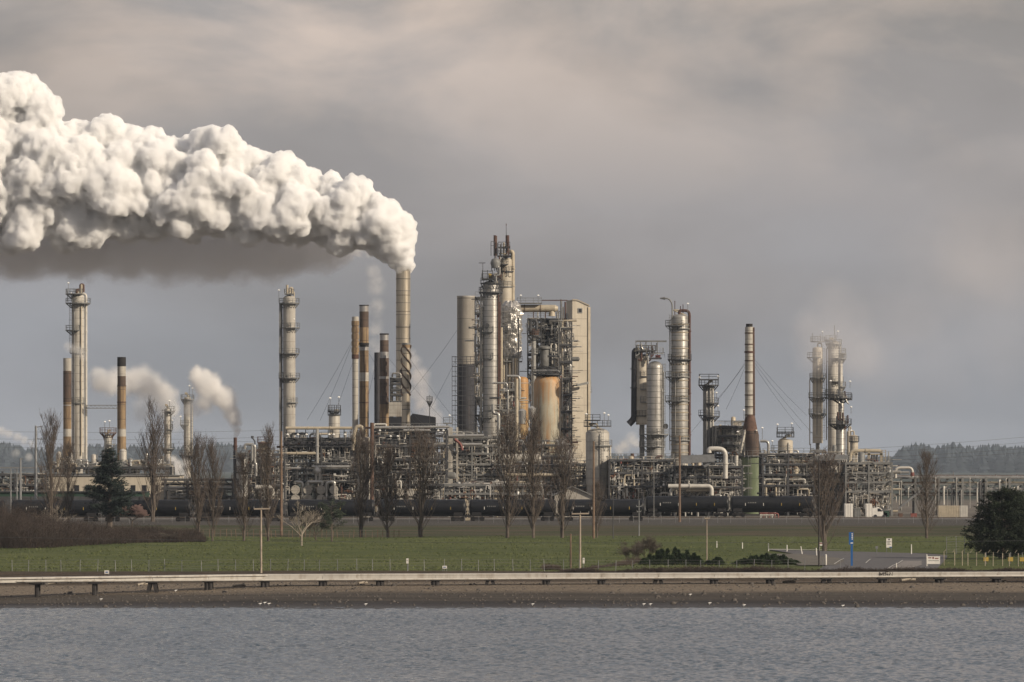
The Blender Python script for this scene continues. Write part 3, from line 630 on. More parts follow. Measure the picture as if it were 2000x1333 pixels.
# duct to the concrete tower
D = 1166; T = thing('transfer_duct', 'fat horizontal beige duct bridging from the wrapped reactor towards the tall slab', 'duct', P(1050, 603, D))
b = MB(); r = 7.2 * D / FP; b.cone(P(1008, 603, D), P(1084, 603, D), r, r, 20); b.cone(P(1084, 603, D), P(1090, 603, D), r, r * .55, 20); b.build('duct_shell', M['pipe_beige'], T)
b = MB(); b.cone(P(1078, 603, D), P(1078, 618, D), r * .6, r * .95, 16); b.build('down_leg', M['pipe_beige'], T)
for xx in (1024, 1055): b = MB(); b.cone(P(xx, 603, D), P(xx + 1.2, 603, D), r * 1.09, r * 1.09, 20); b.build('flange', M['rust'], T)
box_plat(T, X(1010, D), X(1058, D), D - 1.8, D + 1.4, Z(592, D)); lamp(T, X(1017, D), D - 1.5, Z(592, D), 1.6); lamp(T, X(1051, D), D - 1.5, Z(592, D), 1.6)
b = MB(); b.bar(P(1058, 587, D), P(1108, 587, D), .22); b.build('beam', M['rust_dark'], T)
# tall slab
D = 1185; T = thing('slab_tower', 'tall sand coloured windowless slab with a sloping roof and one small window', 'building', (X(1133, D), D, 3.4)); x0, x1 = X(1117, D), X(1151, D); dd = 4
b = MB(); z0 = 3.2; za, zb, zc = Z(588, D), Z(598, D), Z(601, D); xm = X(1127, D)
vs = [(x0, D, z0), (x1, D, z0), (x1, D, zb), (xm, D, za), (x0, D, za + .2)]; vs += [(a, y + dd, c) for a, y, c in vs]
b.add(vs, [(0, 1, 2, 3, 4), (9, 8, 7, 6, 5), (0, 5, 6, 1), (1, 6, 7, 2), (2, 7, 8, 3), (3, 8, 9, 4), (4, 9, 5, 0)]); b.build('wall', M['corrugated'], T)
b = MB(); b.bar((x0 - .1, D - .1, za + .25), (xm, D - .1, za + .2), .25); b.bar((xm, D - .1, za + .2), (x1 + .2, D - .1, zb + .05), .25); b.build('roof_edge', M['steel_tan'], T)
b = MB(); xa, xb, za, zb = X(1128, D), X(1137.5, D), Z(612, D), Z(602, D); b.box(xa, xb, D - .12, D + .1, za, zb); o = b.build('window', M['steel_grey'], T); b = MB(); b.box(xa + .2, xb - .2, D - .16, D - .121, za + .2, zb - .2); b.build('pane', M['dark_inside'], o)
b = MB(); b.box(X(1149, D) , x1 + .35, D - .25, D + .3, z0, Z(600, D)); b.build('corner_trim', M['pipe_beige'], T)
b = MB(); b.bar(P(1120, 753, D - 2), P(1144, 748, D - 2), .5); b.bar(P(1120, 753, D - 2), P(1120, 753, D + .5), .3); b.build('boom', M['steel_grey'], T)
box_plat(T, X(1151.5, D), X(1159, D), D + .5, D + 4, Z(765, D)); box_plat(T, X(1151.5, D), X(1157, D), D + .5, D + 4, Z(752, D)); b = MB(); b.box(X(1152, D), X(1155, D), D + 1, D + 3, 3.2, Z(770, D)); b.build('service_shaft', M['steel_tan'], T); T.rotation_euler = (0, 0, radians(20))
# dark regenerator structure
D = 1172; T = unit('regenerator_frame', 'dark open steel structure packed with equipment, left of the tall slab', 'steel structure', 1031, 1110, [622, 640, 664, 690, 716, 735], D, 10, 3.4, 8, fill=dict(nh=26, nv=40, nl=10, nd=9, hi=1, rmax=.3), brace=.5, colw=.3)
b = MB(); b.box(X(1058, D + 5), X(1106, D + 5), D + 6, D + 9.2, Z(735, D), Z(622, D)); b.build('dark_backdrop', M['dark_inside'], T); b = MB(); b.box(X(1056, D), X(1100, D), D + 1, D + 8, Z(656, D), Z(628, D)); b.build('cyclone_box', M['black_steel'], T)  # near-black block paints the shade deep inside the frame
b = MB(); b.lathe(X(1063.5, D), D - 1.5, [(Z(716, D), .9), (Z(713, D), 1.0), (Z(684, D), 1.0), (Z(682, D), 1.5), (Z(679, D), 1.5), (Z(676, D), .8)], 18); b.build('valve_tower', M['steel_grey'], T)
for k, (xx, a, mm, r) in enumerate([(1096, 585, 'steel_grey', .2), (1100, 600, 'pipe_beige', .16), (1104, 590, 'rust_dark', .2), (1108, 612, 'steel_dark', .22), (1112, 628, 'rust_dark', .14), (1091, 610, 'pipe_grey', .12)]): pipe(T, [P(xx, 905, D - 2 - .2 * k), P(xx, a, D - 2 - .2 * k)], r, mm)
b = MB(); b.bar(P(1082, 640, D - 1), P(1100, 660, D - 1), .25); b.bar(P(1084, 650, D - 1), P(1100, 626, D - 1), .2); b.build('knee_brace', M['steel_grey'], T)
D = 1166; T = tower('standpipe', 'slender pale standpipe topped by a red brown drum, left of the dark open structure', 'standpipe', 1042.5, 9, 650, None, D, 'pipe_silver', .1, 0, plats=[(655, 'A', 8, 'steel_dark'), (690, 'R', 4)], topgear=False)
b = MB(); b.lathe(X(1043, D), D, [(Z(655, D), 1.1), (Z(644, D), 1.2), (Z(642, D), .2)], 16); b.build('drum', M['rust'], T); pipe(T, [P(1036, 648, D - 1), P(1036, 626, D - 1), P(1048, 626, D - 1), P(1048, 644, D - 1)], .34, 'steel_dark'); lamp(T, X(1028, D), D, Z(650, D), 2)
# rust-streaked vessels
D = 1135
def bulb(label, cx, w, top, bot, D, m='rusty_vessel'):
    s = D / FP; x = X(cx, D); r = w / 2 * s; T = thing('storage_vessel', label, 'vessel', (x, D, 3.4)); zt = Z(top, D); zb = Z(bot, D); b = MB()
    b.lathe(x, D, [(zb, r * .55), (zb + r * 1.1, r * .98), (zb + r * 1.3, r), (zt - r * .62, r), (zt - r * .35, r * .93), (zt - r * .15, r * .78), (zt - r * .04, r * .55), (zt, r * .2)], 36); b.build('shell', M[m], T)
    b = MB(); b.lathe(x, D, [(3.2, r * .5), (zb + .3, r * .52)], 20); b.build('skirt', M['concrete'], T); return T
T = bulb('large egg topped vessel, cream with orange rust streaks, before the slab', 1069, 53, 733, 895, D); ring_plat(T, X(1069, D), D, Z(731, D), .5, 3.2, 0, 360, 'steel_dark'); box_plat(T, X(1040, D), X(1098, D), D - 2, D + 2, Z(727, D), 'steel_dark'); pipe(T, [P(1040, 724, D), P(1090, 724, D), P(1098, 735, D), P(1098, 800, D)], .16, 'pipe_silver')
T = bulb('half hidden orange stained vessel left of the large egg topped one', 1018, 28, 736, 860, 1150, 'rusty_orange')
T = unit('vessel_frame', 'steel stair and pipe frame standing before the large egg topped vessel', 'steel structure', 1012, 1105, [868, 890, 925], 1112, 9, 5, 12, fill=dict(nh=22, nv=34, nl=14, nd=5, rmax=.26), brace=.5, colw=.2, frame='steel_dark')
D = 1110; b = MB(); b.lathe(X(1020, D), D, [(Z(828, D), .7), (Z(803, D), .9), (Z(798, D), .1)], 14); b.build('drum', M['pipe_silver'], T); b = MB(); b.lathe(X(1039, D), D, [(Z(820, D), .7), (Z(798, D), .85), (Z(793, D), .1)], 14); b.build('drum', M['pipe_silver'], T)
T = unit('pipe_tower', 'narrow dark tower of stacked pipe landings right of the egg topped vessel', 'steel structure', 1093, 1117, [640, 672, 705, 738, 770, 803, 836, 868, 900], 1150, 5, 2.6, 13, fill=dict(nh=16, nv=28, nl=6, nd=0, hi=1, rmax=.2), brace=.6, colw=.16)
T = unit('pipe_tower', 'tangled riser frame hugging the left side of the ribbed silver column', 'steel structure', 928, 944, [580, 610, 640, 672, 705, 740, 775, 810, 845], 1156, 5, 2.6, 14, fill=dict(nh=16, nv=14, nl=5, nd=2, hi=1, rmax=.3), brace=.6, colw=.16)
T = unit('pipe_tower', 'tall bundle of risers between the silver column and the egg topped vessel', 'steel structure', 976, 1014, [760, 800, 836, 868, 900, 930], 1128, 6, 4, 15, fill=dict(nh=18, nv=44, nl=14, nd=4, rmax=.35), brace=.4, colw=.16, frame='steel_grey')
D = 1124; pipe(T, [P(1009, 740, D), P(1009, 885, D), P(1034, 885, D)], .42, 'pipe_beige', 12); pipe(T, [P(990, 735, D), P(1015, 735, D), P(1015, 780, D)], .3, 'pipe_silver'); pipe(T, [P(963, 790, D), P(963, 808, D), P(974, 808, D), P(974, 905, D)], .38, 'pipe_silver', 10); pipe(T, [P(987, 765, D), P(992, 762, D), P(992, 850, D)], .2, 'pipe_silver')
# ---------------------------------------------------------------- right half of the plant
D = 1075
T = tower('domed_vessel', 'stout dirty white domed vessel with a railed top, right of the slab', 'vessel', 1167, 46, 837, 948, D, 'pale', .45, 0, plats=[(832, 'A', 4, 'steel_dark'), (870, 'R', 6)], lad=('FR', 838, 948), pipes=[(-12, 1.6, 870, 960, 'pipe_white'), (-80, .9, 850, 950, 'pipe_grey')], lamps=[(1145, 832, 2.4), (1180, 832, 2.6), (1188, 832, 2.2)])
box_plat(T, X(1143, D), X(1172, D), D - 2, D + 2, Z(815, D) - .6, 'steel_dark')
D = 1110
T = tower('silver_column', 'ribbed silver column with a bright rounded dome and two collar platforms', 'column', 1279, 32.5, 706, 950, D, 'silver', .75, 0, plats=[(848, 'L', 15), (872, 'A', 4), (872, 'L', 15), (848, 'R', 11), (690, 'F', 1)], lad=('R', 710, 880), pipes=[(-15, 1.2, 725, 940, 'pipe_silver', 1.3), (-35, .9, 760, 900, 'pipe_silver')], topgear=False, manholes=[(1300, 833)])
b = MB(); b.box(X(1268, D), X(1292, D), D - 1.5, D + 1.5, Z(702, D), Z(699, D)); b.build('top_deck', M['steel_dark'], T)
rb = MB(); rail(rb, [(X(1268, D), D - 1.5), (X(1298, D), D - 1.5)], Z(699, D)); rb.build('railing', M['steel_dark'], T)
b = MB(); b.cone(P(1280, 697, D), P(1290, 697, D), .35, .35, 8); b.build('red_valve', M['pipe_red'], T)
D = 1140
T = tower('hooded_column', 'stained cream column with a black side pipe, behind the domed silver column', 'column', 1254, 24, 692, 830, D, 'cream', .4, 0, skirt=(10, 'steel_grey'), plats=[(693, 'A', 3, 'steel_dark'), (735, 'R', 4, 'steel_dark'), (760, 'R', 4), (785, 'R', 4), (812, 'A', 3, 'steel_dark')], pipes=[(-40, 1, 700, 820, 'rust_dark')])
pipe(T, [P(1252, 688, D), P(1240, 684, D), P(1239, 795, D), P(1239, 818, D), P(1228, 829, D)], .75, 'black_steel', 12, bend=2.2); box_plat(T, X(1243, D), X(1280, D), D - 2.5, D + 2, Z(685, D), 'steel_dark')
b = MB()
for x in (1242, 1251, 1262, 1272, 1284):
    for y in (D - 2, D + 2): b.bar(P(x, 700, y), P(x, 666, y), .16)
b.bar(P(1241, 667, D - 2), P(1302, 667, D - 2), .35); b.bar(P(1241, 676, D - 2), P(1284, 676, D - 2), .2); b.bar(P(1251, 700, D - 2), P(1262, 667, D - 2), .14); b.build('crane_frame', M['steel_grey'], T)
rd = random.Random(9)
for k in range(12):
    x = rd.uniform(1246, 1284); y = rd.uniform(670, 700); pipe(T, [P(x, y, D - 2), P(x, y + rd.uniform(6, 18), D - 2), P(x + rd.uniform(-7, 7), y + 14, D - 2)], rd.choice([.1, .16, .22]), rd.choice(['pipe_silver', 'rust_dark', 'steel_dark', 'pipe_beige']))
D = 1120
T = tower('ringed_column', 'tall column hooped with many rings, a swan neck davit on top', 'column', 1327.5, 33, 614, 892, D, 'silver', .35, 1.75, 'steel_tan', skirt=(32, 'cream'), plats=[(642, 'R', 4), (636, 'L', 12), (702, 'A', 7, 'steel_dark'), (736, 'L', 12), (736, 'F', 3), (783, 'L', 12), (783, 'F', 3), (860, 'A', 4)], lad=('L', 615, 800),
    pipes=[(185, .9, 625, 880, 'pipe_grey', 3), (-120, .7, 740, 850, 'pipe_silver')], lamps=[(1343, 612, 2)])
pipe(T, [P(1327, 614, D), P(1327, 607, D), P(1346.5, 607, D), P(1346.5, 890, D)], .32, 'rust_dark', 10, name='side_pipe', bend=1)
b = MB(); b.tube([P(1313, 620, D - 1), P(1313, 594, D - 1), P(1307, 584, D - 1), P(1298, 583, D - 1)], .16, 8, 1.4); b.cone(P(1299, 583, D - 1), P(1289, 583, D - 1), .34, .12, 8); b.build('davit', M['steel_grey'], T)
b = MB()
for x, y in ((1318, 588), (1329, 598), (1334, 595)): b.bar(P(x, 618, D), P(x, y, D), .16)
b.build('top_posts', M['rust_dark'], T)
D = 1140
T = tower('stepped_column', 'dark stepped tower with three staggered railed platforms and lamps', 'column', 1384, 22, 752, None, D, 'steel_grey', .2, 0, plats=[(752, 'A', 9, 'steel_dark'), (787, 'R', 9, 'steel_dark'), (811, 'L', 9, 'steel_dark'), (813, 'R', 11, 'steel_dark')], pipes=[(-50, 1.4, 760, 880, 'pipe_white', 1), (-110, 1.2, 765, 880, 'pipe_silver', 1), (-80, 1, 755, 870, 'pipe_grey', 1)], lamps=[(1366, 750, 1.4), (1402, 750, 1.6), (1399, 780, 1.4), (1402, 806, 1.4)])
box_plat(T, X(1366, D), X(1403, D), D - 2, D + 2, Z(741, D), 'steel_dark')
D = 1125
T = chimney('ringed_chimney', 'slim pale chimney with dark hoops rising from a rusty cone', 1463.5, 18, 633, D, [(633, 'soot', .72), (639, 'pale', .93), (688, 'pale', .94), (813, 'pale', .94)][:3] , rings=[(y, 1.03, .12, 'dark_brown') for y in (651, 673, 705, 727, 749, 772, 795, 811)] + [(688, 1.08, .2, 'rust_dark')], wires=[(695, 1405, 775, 1180), (695, 1418, 800, 1180), (695, 1585, 845, 1180), (700, 1565, 840, 1180), (690, 1576, 812, 1180), (700, 1345, 850, 1190)])
b = MB(); s = D / FP; b.lathe(X(1465, D), D, [(Z(842, D), 14.5 * s), (Z(838, D), 14 * s), (Z(812, D), 9.2 * s)], 20); b.build('cone', M['rust'], T); b = MB(); b.bar(P(1472, 640, D - .4), P(1473, 812, D - .4), .4); b.build('rusty_seam', M['rust'], T)
b = MB()
for x, xx in ((1455, 1446), (1476, 1484), (1462, 1463)): b.bar(P(x, 840, D - 1), P(xx, 885, D - 2), .5)
b.build('legs', M['pale'], T)
D = 1118
T = thing('green_furnace', 'round green furnace with a railed gallery beneath the rusty chimney cone', 'furnace', (X(1469, D), D, 3.4)); x = X(1469, D); r = 22 * s
b = MB(); b.lathe(x, D, [(3.2, r), (Z(893, D), r)], 32); b.build('shell', M['green_paint'], T); b = MB(); b.lathe(x, D, [(Z(893, D), r * .62), (Z(850, D), r * .6), (Z(842, D), r * .5)], 24); b.build('upper_drum', M['dark_brown'], T)
ring_plat(T, x, D, Z(890, D), r * .6, r * 1.2, 0, 360, 'steel_grey'); pipe(T, [P(1490, 965, D - 1), P(1490, 905, D - 1), P(1500, 905, D - 1)], .3, 'pipe_silver'); pipe(T, [P(1485, 862, D), P(1501, 862, D), P(1501, 900, D)], .32, 'pipe_silver'); ladder(T, X(1463, D), D - r - .3, 4, Z(890, D), cage=False)
pipe(T, [P(1430, 890, D - 1), P(1430, 960, D - 1)], .55, 'pipe_grey'); pipe(T, [P(1438, 890, D - 1.5), P(1438, 950, D - 1.5)], .45, 'pipe_white')
for px_, py_, h in ((1440, 862, 2), (1488, 858, 2.4), (1452, 820, 2)): lamp(T, X(px_, D), D - 2, Z(py_, D), h)
T = unit('furnace_frame', 'steel platforms and burner pipes between the stepped tower and green furnace', 'steel structure', 1398, 1452, [832, 850, 868, 892, 925], 1128, 10, 5, 17, fill=dict(nh=16, nv=24, nl=8, nd=5), brace=.3)
b = MB(); b.box(X(1395, 1135), X(1455, 1135), 1134, 1140, Z(884, 1135), Z(832, 1135)); b.build('convection_box', M['steel_grey'], T); b = MB(); b.box(X(1432, 1134), X(1448, 1134), 1133, 1138, Z(832, 1134) , Z(824, 1134)); b.build('penthouse', M['cream'], T)
D = 1120; T = tower('squat_vessel', 'squat stained drum with a railed crown, between the green furnace and foggy columns', 'vessel', 1534, 29, 858, 935, D, 'cream', .3, 0, plats=[(853, 'A', 3, 'steel_dark'), (880, 'L', 14)], lamps=[(1518, 853, 2.6), (1546, 853, 2.8), (1508, 880, 2)], pipes=[(-70, 1, 865, 930, 'pipe_white')])
box_plat(T, X(1518, D), X(1549, D), D - 1.6, D + 1.6, Z(843, D) - .2, 'steel_dark')
# foggy group
D = 1240
T = tower('foggy_column', 'left of the pale columns fading into fog, with a side pipe bending low', 'column', 1597, 20, 678, 866, D, 'cream', .3, 0, skirt=(8, 'steel_grey'), plats=[(667, 'A', 4), (698, 'L', 11), (738, 'A', 6), (776, 'A', 8), (808, 'A', 8)], lad=('R', 680, 860), pipes=[(178, 1.1, 740, 870, 'pipe_white', 5), (-100, .7, 700, 850, 'pipe_grey')], lamps=[(1606, 665, 2)])
b = MB(); b.bar(P(1587, 668, D), P(1587, 651, D), .12); b.bar(P(1602, 668, D), P(1602, 653, D), .12); b.build('top_posts', M['steel_grey'], T)
T = tower('foggy_column', 'right of the pale columns fading into fog, carrying the highest thin mast', 'column', 1628, 22, 668, None, D, 'pale', .3, 0, plats=[(672, 'A', 5), (665, 'L', 6), (745, 'R', 9), (770, 'A', 6), (700, 'R', 10)], lad=('R', 672, 860), pipes=[(-10, .9, 670, 860, 'pipe_white', 3), (190, 1, 680, 860, 'pipe_grey', 3)], lamps=[(1636, 660, 1.5)])
b = MB(); b.bar(P(1630, 672, D), P(1630, 636, D), .16); b.bar(P(1633, 672, D), P(1633, 655, D), .14); b.build('top_posts', M['steel_grey'], T)
T = tower('foggy_column', 'slender pale column touching the right side of the highest foggy column', 'column', 1641.5, 9, 700, None, D - 4, 'pale', .3, 0, plats=[(700, 'R', 7), (755, 'R', 6), (690, 'R', 6)], pipes=[(-90, .7, 690, 860, 'pipe_white')])
D = 1140
T = tower('fore_column', 'darker grey column with two wide railed decks, in front of the foggy columns', 'column', 1641.5, 18, 812, None, D, 'silver', .25, 0, plats=[(828, 'A', 13, 'steel_dark'), (828, 'L', 16, 'steel_dark')], lad=('FL', 820, 885), pipes=[(-15, .8, 835, 880, 'pipe_silver')], topgear=False, lamps=[(1662, 808, 1.4), (1660, 758, 1.4), (1622, 757, 1.4)])
b = MB(); b.lathe(X(1643, D), D, [(Z(815, D), 5.5 * s), (Z(768, D), 5.5 * s), (Z(764, D), .1)], 18); b.build('upper_shell', M['silver'], T); ring_plat(T, X(1642, D), D, Z(777, D), .6, 2.5, 0, 360, 'steel_dark'); box_plat(T, X(1619, D), X(1664, D), D - 1, D + 1, Z(780, D), 'steel_dark')
rd = random.Random(2)
for k in range(14):
    x = rd.uniform(1628, 1656); y = rd.uniform(758, 776) if k % 2 else rd.uniform(800, 825); pipe(T, [P(x, y, D - 1.5), P(x, y + rd.uniform(6, 22), D - 1.5), P(x + rd.uniform(-6, 6), y + 16, D - 1.5)], rd.choice([.1, .16, .2]), rd.choice(['rust_dark', 'steel_dark', 'rust_dark', 'pipe_silver']))
T = tower('squat_vessel', 'small cream drum topped with yellow stain, right of the dark decked column', 'vessel', 1668, 16, 850, 884, 1160, 'cream', .4, 0, plats=[(862, 'A', 2, 'steel_dark')], lamps=[(1662, 850, 1)])
T = tower('narrow_vessel', 'narrow cream upright vessel wedged behind the dark decked column', 'vessel', 1658, 9, 842, None, 1165, 'cream', .4, 0)
# heavy table structure
D = 1085; T = unit('table_frame', 'heavy steel table structure with a thick grey top beam under the foggy columns', 'steel structure', 1583, 1656, [889, 925, 955], D, 14, 9, 23, fill=dict(nh=18, nv=26, nl=8, nd=7, rmax=.3), brace=.5, colw=.5)
b = MB(); b.box(X(1582, D), X(1656, D), D - .7, D - .2, Z(900, D), Z(889, D)); b.build('top_beam', M['galv'], T)
b = MB(); b.bar(P(1583, 925, D - .6), P(1600, 901, D - .6), .35); b.bar(P(1656, 925, D - .6), P(1637, 901, D - .6), .35); b.build('knee_brace', M['galv'], T); b = MB(); b.box(X(1590, D), X(1650, D), D + 9, D + 13, 3.2, Z(905, D)); b.build('dark_backdrop', M['dark_inside'], T)  # black block put in for the shade beneath the table top
D = 1100; T = thing('portal_frame', 'beige goalpost frame carrying a fat pipe, with a caged stair at its right', 'steel structure', (X(1690, D), D, 3.4))
b = MB()
for x, w in ((1697, .55), (1721, .5), (1672, .4)): b.box(X(x, D) - w / 2, X(x, D) + w / 2, D - .3, D + .3, 3.2, Z(880, D))
b.box(X(1665, D), X(1724, D), D - .3, D + .3, Z(889, D), Z(886, D)); b.build('posts', M['steel_tan'], T); pipe(T, [P(1660, 900, D), P(1662, 881, D), P(1720, 881, D)], .42, 'pipe_beige', 12)
b = MB()
for x in (1723, 1730): b.bar(P(x, 879, D + 1), (X(x, D), D + 1, 3.2), .16)
for k in range(26): b.bar(P(1723, 880 + k * 4.6, D + 1), P(1730, 880 + k * 4.6, D + 1), .12)
b.build('caged_stair', M['steel_tan'], T)
for x in (1703, 1708, 1713): b = MB(); b.cone(P(x, 886, D), P(x, 905, D), .18, .35, 8); b.build('hanger', M['steel_dark'], T)
T = unit('pipe_rack', 'dense rack of grey pipes and risers right of the table structure', 'pipe rack', 1652, 1742, [903, 922, 940, 958], 1075, 12, 6, 29, fill=dict(nh=34, nv=46, nl=16, nd=7, rmax=.25), brace=.35, frame='steel_grey')
# long racks
T = unit('pipe_rack', 'low pipe rack behind the tank cars between two domed columns', 'pipe rack', 1190, 1318, [897, 922, 948], 1068, 14, 6.5, 31, fill=dict(nh=46, nv=38, nl=14, nd=9, rmax=.35), brace=.25, frame='steel_dark')
b = MB(); b.box(X(1195, 1082), X(1310, 1082), 1081.5, 1082.5, 3.2, Z(925, 1082)); b.build('dark_backdrop', M['dark_inside'], T)  # added black sheet, painted shade behind the rack
T = unit('pipe_rack', 'pipe rack with a slanted conveyor roof, behind the right hand tank cars', 'pipe rack', 1318, 1450, [910, 930, 950], 1062, 14, 6.5, 33, fill=dict(nh=46, nv=44, nl=18, nd=10, rmax=.3), brace=.25, frame='steel_dark')
D = 1060; b = MB(); b.bar(P(1330, 898, D), P(1395, 895, D), 2.2, 1.6); b.bar(P(1375, 912, D - .5), P(1398, 897, D - .5), .5, .5); b.build('conveyor_roof', M['galv'], T); pipe(T, [P(1385, 885, D - 1), P(1385, 877, D - 1), P(1417, 877, D - 1), P(1417, 935, D - 1)], .5, 'pipe_white', 12, bend=1.5); pipe(T, [P(1305, 950, D - 1), P(1390, 950, D - 1), P(1390, 968, D - 1)], .45, 'pipe_white', 10); pipe(T, [P(1310, 968, D), P(1310, 955, D), P(1392, 955, D)], .3, 'pipe_silver')
b = MB(); b.box(X(1322, 1077), X(1448, 1077), 1077.2, 1078, 3.2, Z(915, 1077)); b.build('dark_backdrop', M['dark_inside'], T)  # thin black sheet standing in for shade behind these pipes
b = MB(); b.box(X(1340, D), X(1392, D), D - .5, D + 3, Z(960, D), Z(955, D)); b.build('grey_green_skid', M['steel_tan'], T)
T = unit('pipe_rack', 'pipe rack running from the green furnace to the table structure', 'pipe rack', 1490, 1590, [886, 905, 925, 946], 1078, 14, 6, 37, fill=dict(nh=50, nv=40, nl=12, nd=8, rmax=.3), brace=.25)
b = MB(); b.box(X(1495, 1093), X(1588, 1093), 1092.3, 1093, 3.2, Z(900, 1093)); b.build('dark_backdrop', M['dark_inside'], T)  # near-black sheet added to paint the shaded depth of the rack
T = unit('pipe_rack', 'cluttered pipe deck around the foot of the dirty white vessel', 'pipe rack', 1108, 1200, [905, 928, 950], 1082, 10, 6, 41, fill=dict(nh=26, nv=30, nl=12, nd=7, rmax=.3), brace=.3)
# long bridge at the right edge
D = 1090; T = thing('pipe_bridge', 'long pipe bridge of stacked lines leaving the photo at the right edge', 'pipe bridge', (X(1880, D), D, 3.4)); b = MB()
for k in range(9):
    x = X(1742 + k * 46, D)
    for y in (D, D + 6): b.box(x - .22, x + .22, y - .2, y + .2, 3.2, Z(932, D))
for y in (D, D + 6):
    for r_ in (934, 946, 957, 966): b.bar(P(1738, r_, y), P(2110, r_, y), .3)
    for k in range(16): x = 1742 + k * 23; b.bar(P(x, 946 if k % 2 else 957, y), P(x + 23, 957 if k % 2 else 946, y), .16)
b.build('steel_frame', M['steel_grey'], T)
rd = random.Random(5)
for k in range(26):
    z_ = rd.choice([931, 933, 944, 955, 965, 967]); y = D + rd.uniform(.3, 5.7); x0 = rd.choice([1738, 1742, 1760, 1790, 1850]); pipe(T, [P(x0, z_ + 6, y), P(x0, z_, y), P(2110, z_ + rd.uniform(-.5, .5), y)], rd.choice([.14, .2, .3]), rd.choice(['pipe_silver', 'pipe_grey', 'pipe_beige', 'pipe_silver', 'rust_dark']))
for k in range(40):
    x = rd.uniform(1742, 2100); pipe(T, [P(x, rd.uniform(985, 1000), D - .5), P(x, rd.uniform(932, 960), D - .5), P(x + rd.uniform(2, 12), rd.uniform(935, 965), D + 2)], rd.choice([.1, .14, .2]), rd.choice(['pipe_silver', 'pipe_grey', 'steel_dark', 'pipe_white']))
pipe(T, [P(1749, 934, D - 1), P(1749, 914, D - 1), P(1782, 914, D - 1), P(1782, 932, D - 1)], .3, 'pipe_white', 10, name='expansion_loop', bend=1); pipe(T, [P(1738, 923, D - 1), P(1776, 923, D - 1)], .25, 'pipe_silver')
b = MB(); b.bar(P(1755, 993, D - 1), P(1800, 958, D - 1), .4); b.build('stair_stringer', M['galv'], T); b = MB(); b.cone(P(1782, 930, D - 1), P(1782, 923, D - 1), .42, .42, 10); b.build('red_collar', M['pipe_red'], T)
# ---------------------------------------------------------------- low units left and centre
D = 1058
T = unit('cooler_structure', 'big open steel structure with dark fan coolers left of the poplars', 'steel structure', 556, 700, [855, 869, 903, 915, 938], D, 16, 7.2, 51, fill=dict(nh=34, nv=40, nl=16, nd=8, rmax=.25), brace=.3, colw=.4)
b = MB(); b.box(X(556, D), X(690, D), D + .3, D + 12, Z(868.5, D), Z(857, D)); b.build('cooler_housing', M['steel_grey'], T)
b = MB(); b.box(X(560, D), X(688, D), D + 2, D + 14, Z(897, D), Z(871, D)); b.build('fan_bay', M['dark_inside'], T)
b = MB(); b.box(X(612, D), X(690, D), D + 4, D + 14, Z(985, D), Z(904, D)); b.build('dark_backdrop', M['dark_inside'], T)  # near-black block, painted shade below the coolers
for k in range(9): b = MB(); x = X(562 + k * 15, D); b.box(x - .5, x + .5, D - .6, D + .6, Z(868, D), Z(863, D)); b.build('fan_motor', M['black_steel'], T)
rd = random.Random(6)
for k in range(12): b = MB(); x = X(568 + k * 10.5, D); b.cone((x, D + 1, Z(897, D)), (x, D + 1, Z(872, D) ), .22, .22, 6); b.build('strut', M['pipe_grey'], T)
pipe(T, [P(558, 836.5, D - .5), P(688, 836.5, D - .5)], .32, 'pipe_beige', 10, name='header_pipe'); pipe(T, [P(619.5, 838, D - 1), P(619.5, 905, D - 1)], .36, 'pipe_silver', 10); pipe(T, [P(544, 886, D - 1), P(618, 886, D - 1)], .3, 'pipe_beige', 10); pipe(T, [P(609, 912, D - 1.2), P(686, 912, D - 1.2)], .32, 'pipe_silver', 10)
b = MB(); b.lathe(X(620, D), D - 1, [(Z(930, D), .5), (Z(924, D), .95), (Z(918, D), .95), (Z(912, D), .5)], 12); b.build('drum', M['pipe_silver'], T)
pipe(T, [P(601, 948, D - 1.6), P(601, 941.5, D - 1.6), P(629, 941.5, D - 1.6), P(629, 948, D - 1.6)], .4, 'pipe_silver', 10, bend=.9); pipe(T, [P(637.5, 985, D - 1.8), P(637.5, 942, D - 1.8), P(653, 942, D - 1.8), P(653, 948, D - 1.8)], .36, 'pipe_silver', 10, bend=.9); pipe(T, [P(576, 946, D - 1.8), P(576, 942, D - 1.8), P(591, 942, D - 1.8), P(591, 985, D - 1.8)], .38, 'pipe_silver', 10, bend=.9)
pipe(T, [P(617, 940, D - 1.4), P(617, 914, D - 1.4)], .3, 'pipe_silver'); pipe(T, [P(624, 940, D - 1.4), P(624, 914, D - 1.4)], .3, 'pipe_silver')
for x in (560, 580, 597, 613, 641, 650, 672, 686): pipe(T, [P(x, 856, D), P(x, 838, D)], .09, 'steel_dark'); lamp(T, X(x + 2, D), D - .6, Z(856, D), .7)
for x in (577, 601, 627, 652):
    for yy in (957, 975):
        b = MB(); b.cone(P(x, yy, D - 2.2), P(x, yy, D + 6), .86, .86, 20); b.cone(P(x, yy, D - 2.4), P(x, yy, D - 2.2), .94, .94, 20)
        for a in range(12): q = P(x, yy, D - 2.42); b.cone(q + Vector((.75 * cos(a * pi / 6), 0, .75 * sin(a * pi / 6))), q + Vector((.75 * cos(a * pi / 6), -.1, .75 * sin(a * pi / 6))), .06, .06, 5, True, False)
        b.build('heat_exchanger', M['concrete'], T)
T = unit('cooler_structure', 'big open steel structure behind the pair of leafless poplars, under the dark chimneys', 'steel structure', 730, 872, [838, 849, 869, 895, 920, 945], D + 4, 16, 7.2, 52, fill=dict(nh=36, nv=44, nl=18, nd=8, rmax=.25), brace=.3, colw=.36)
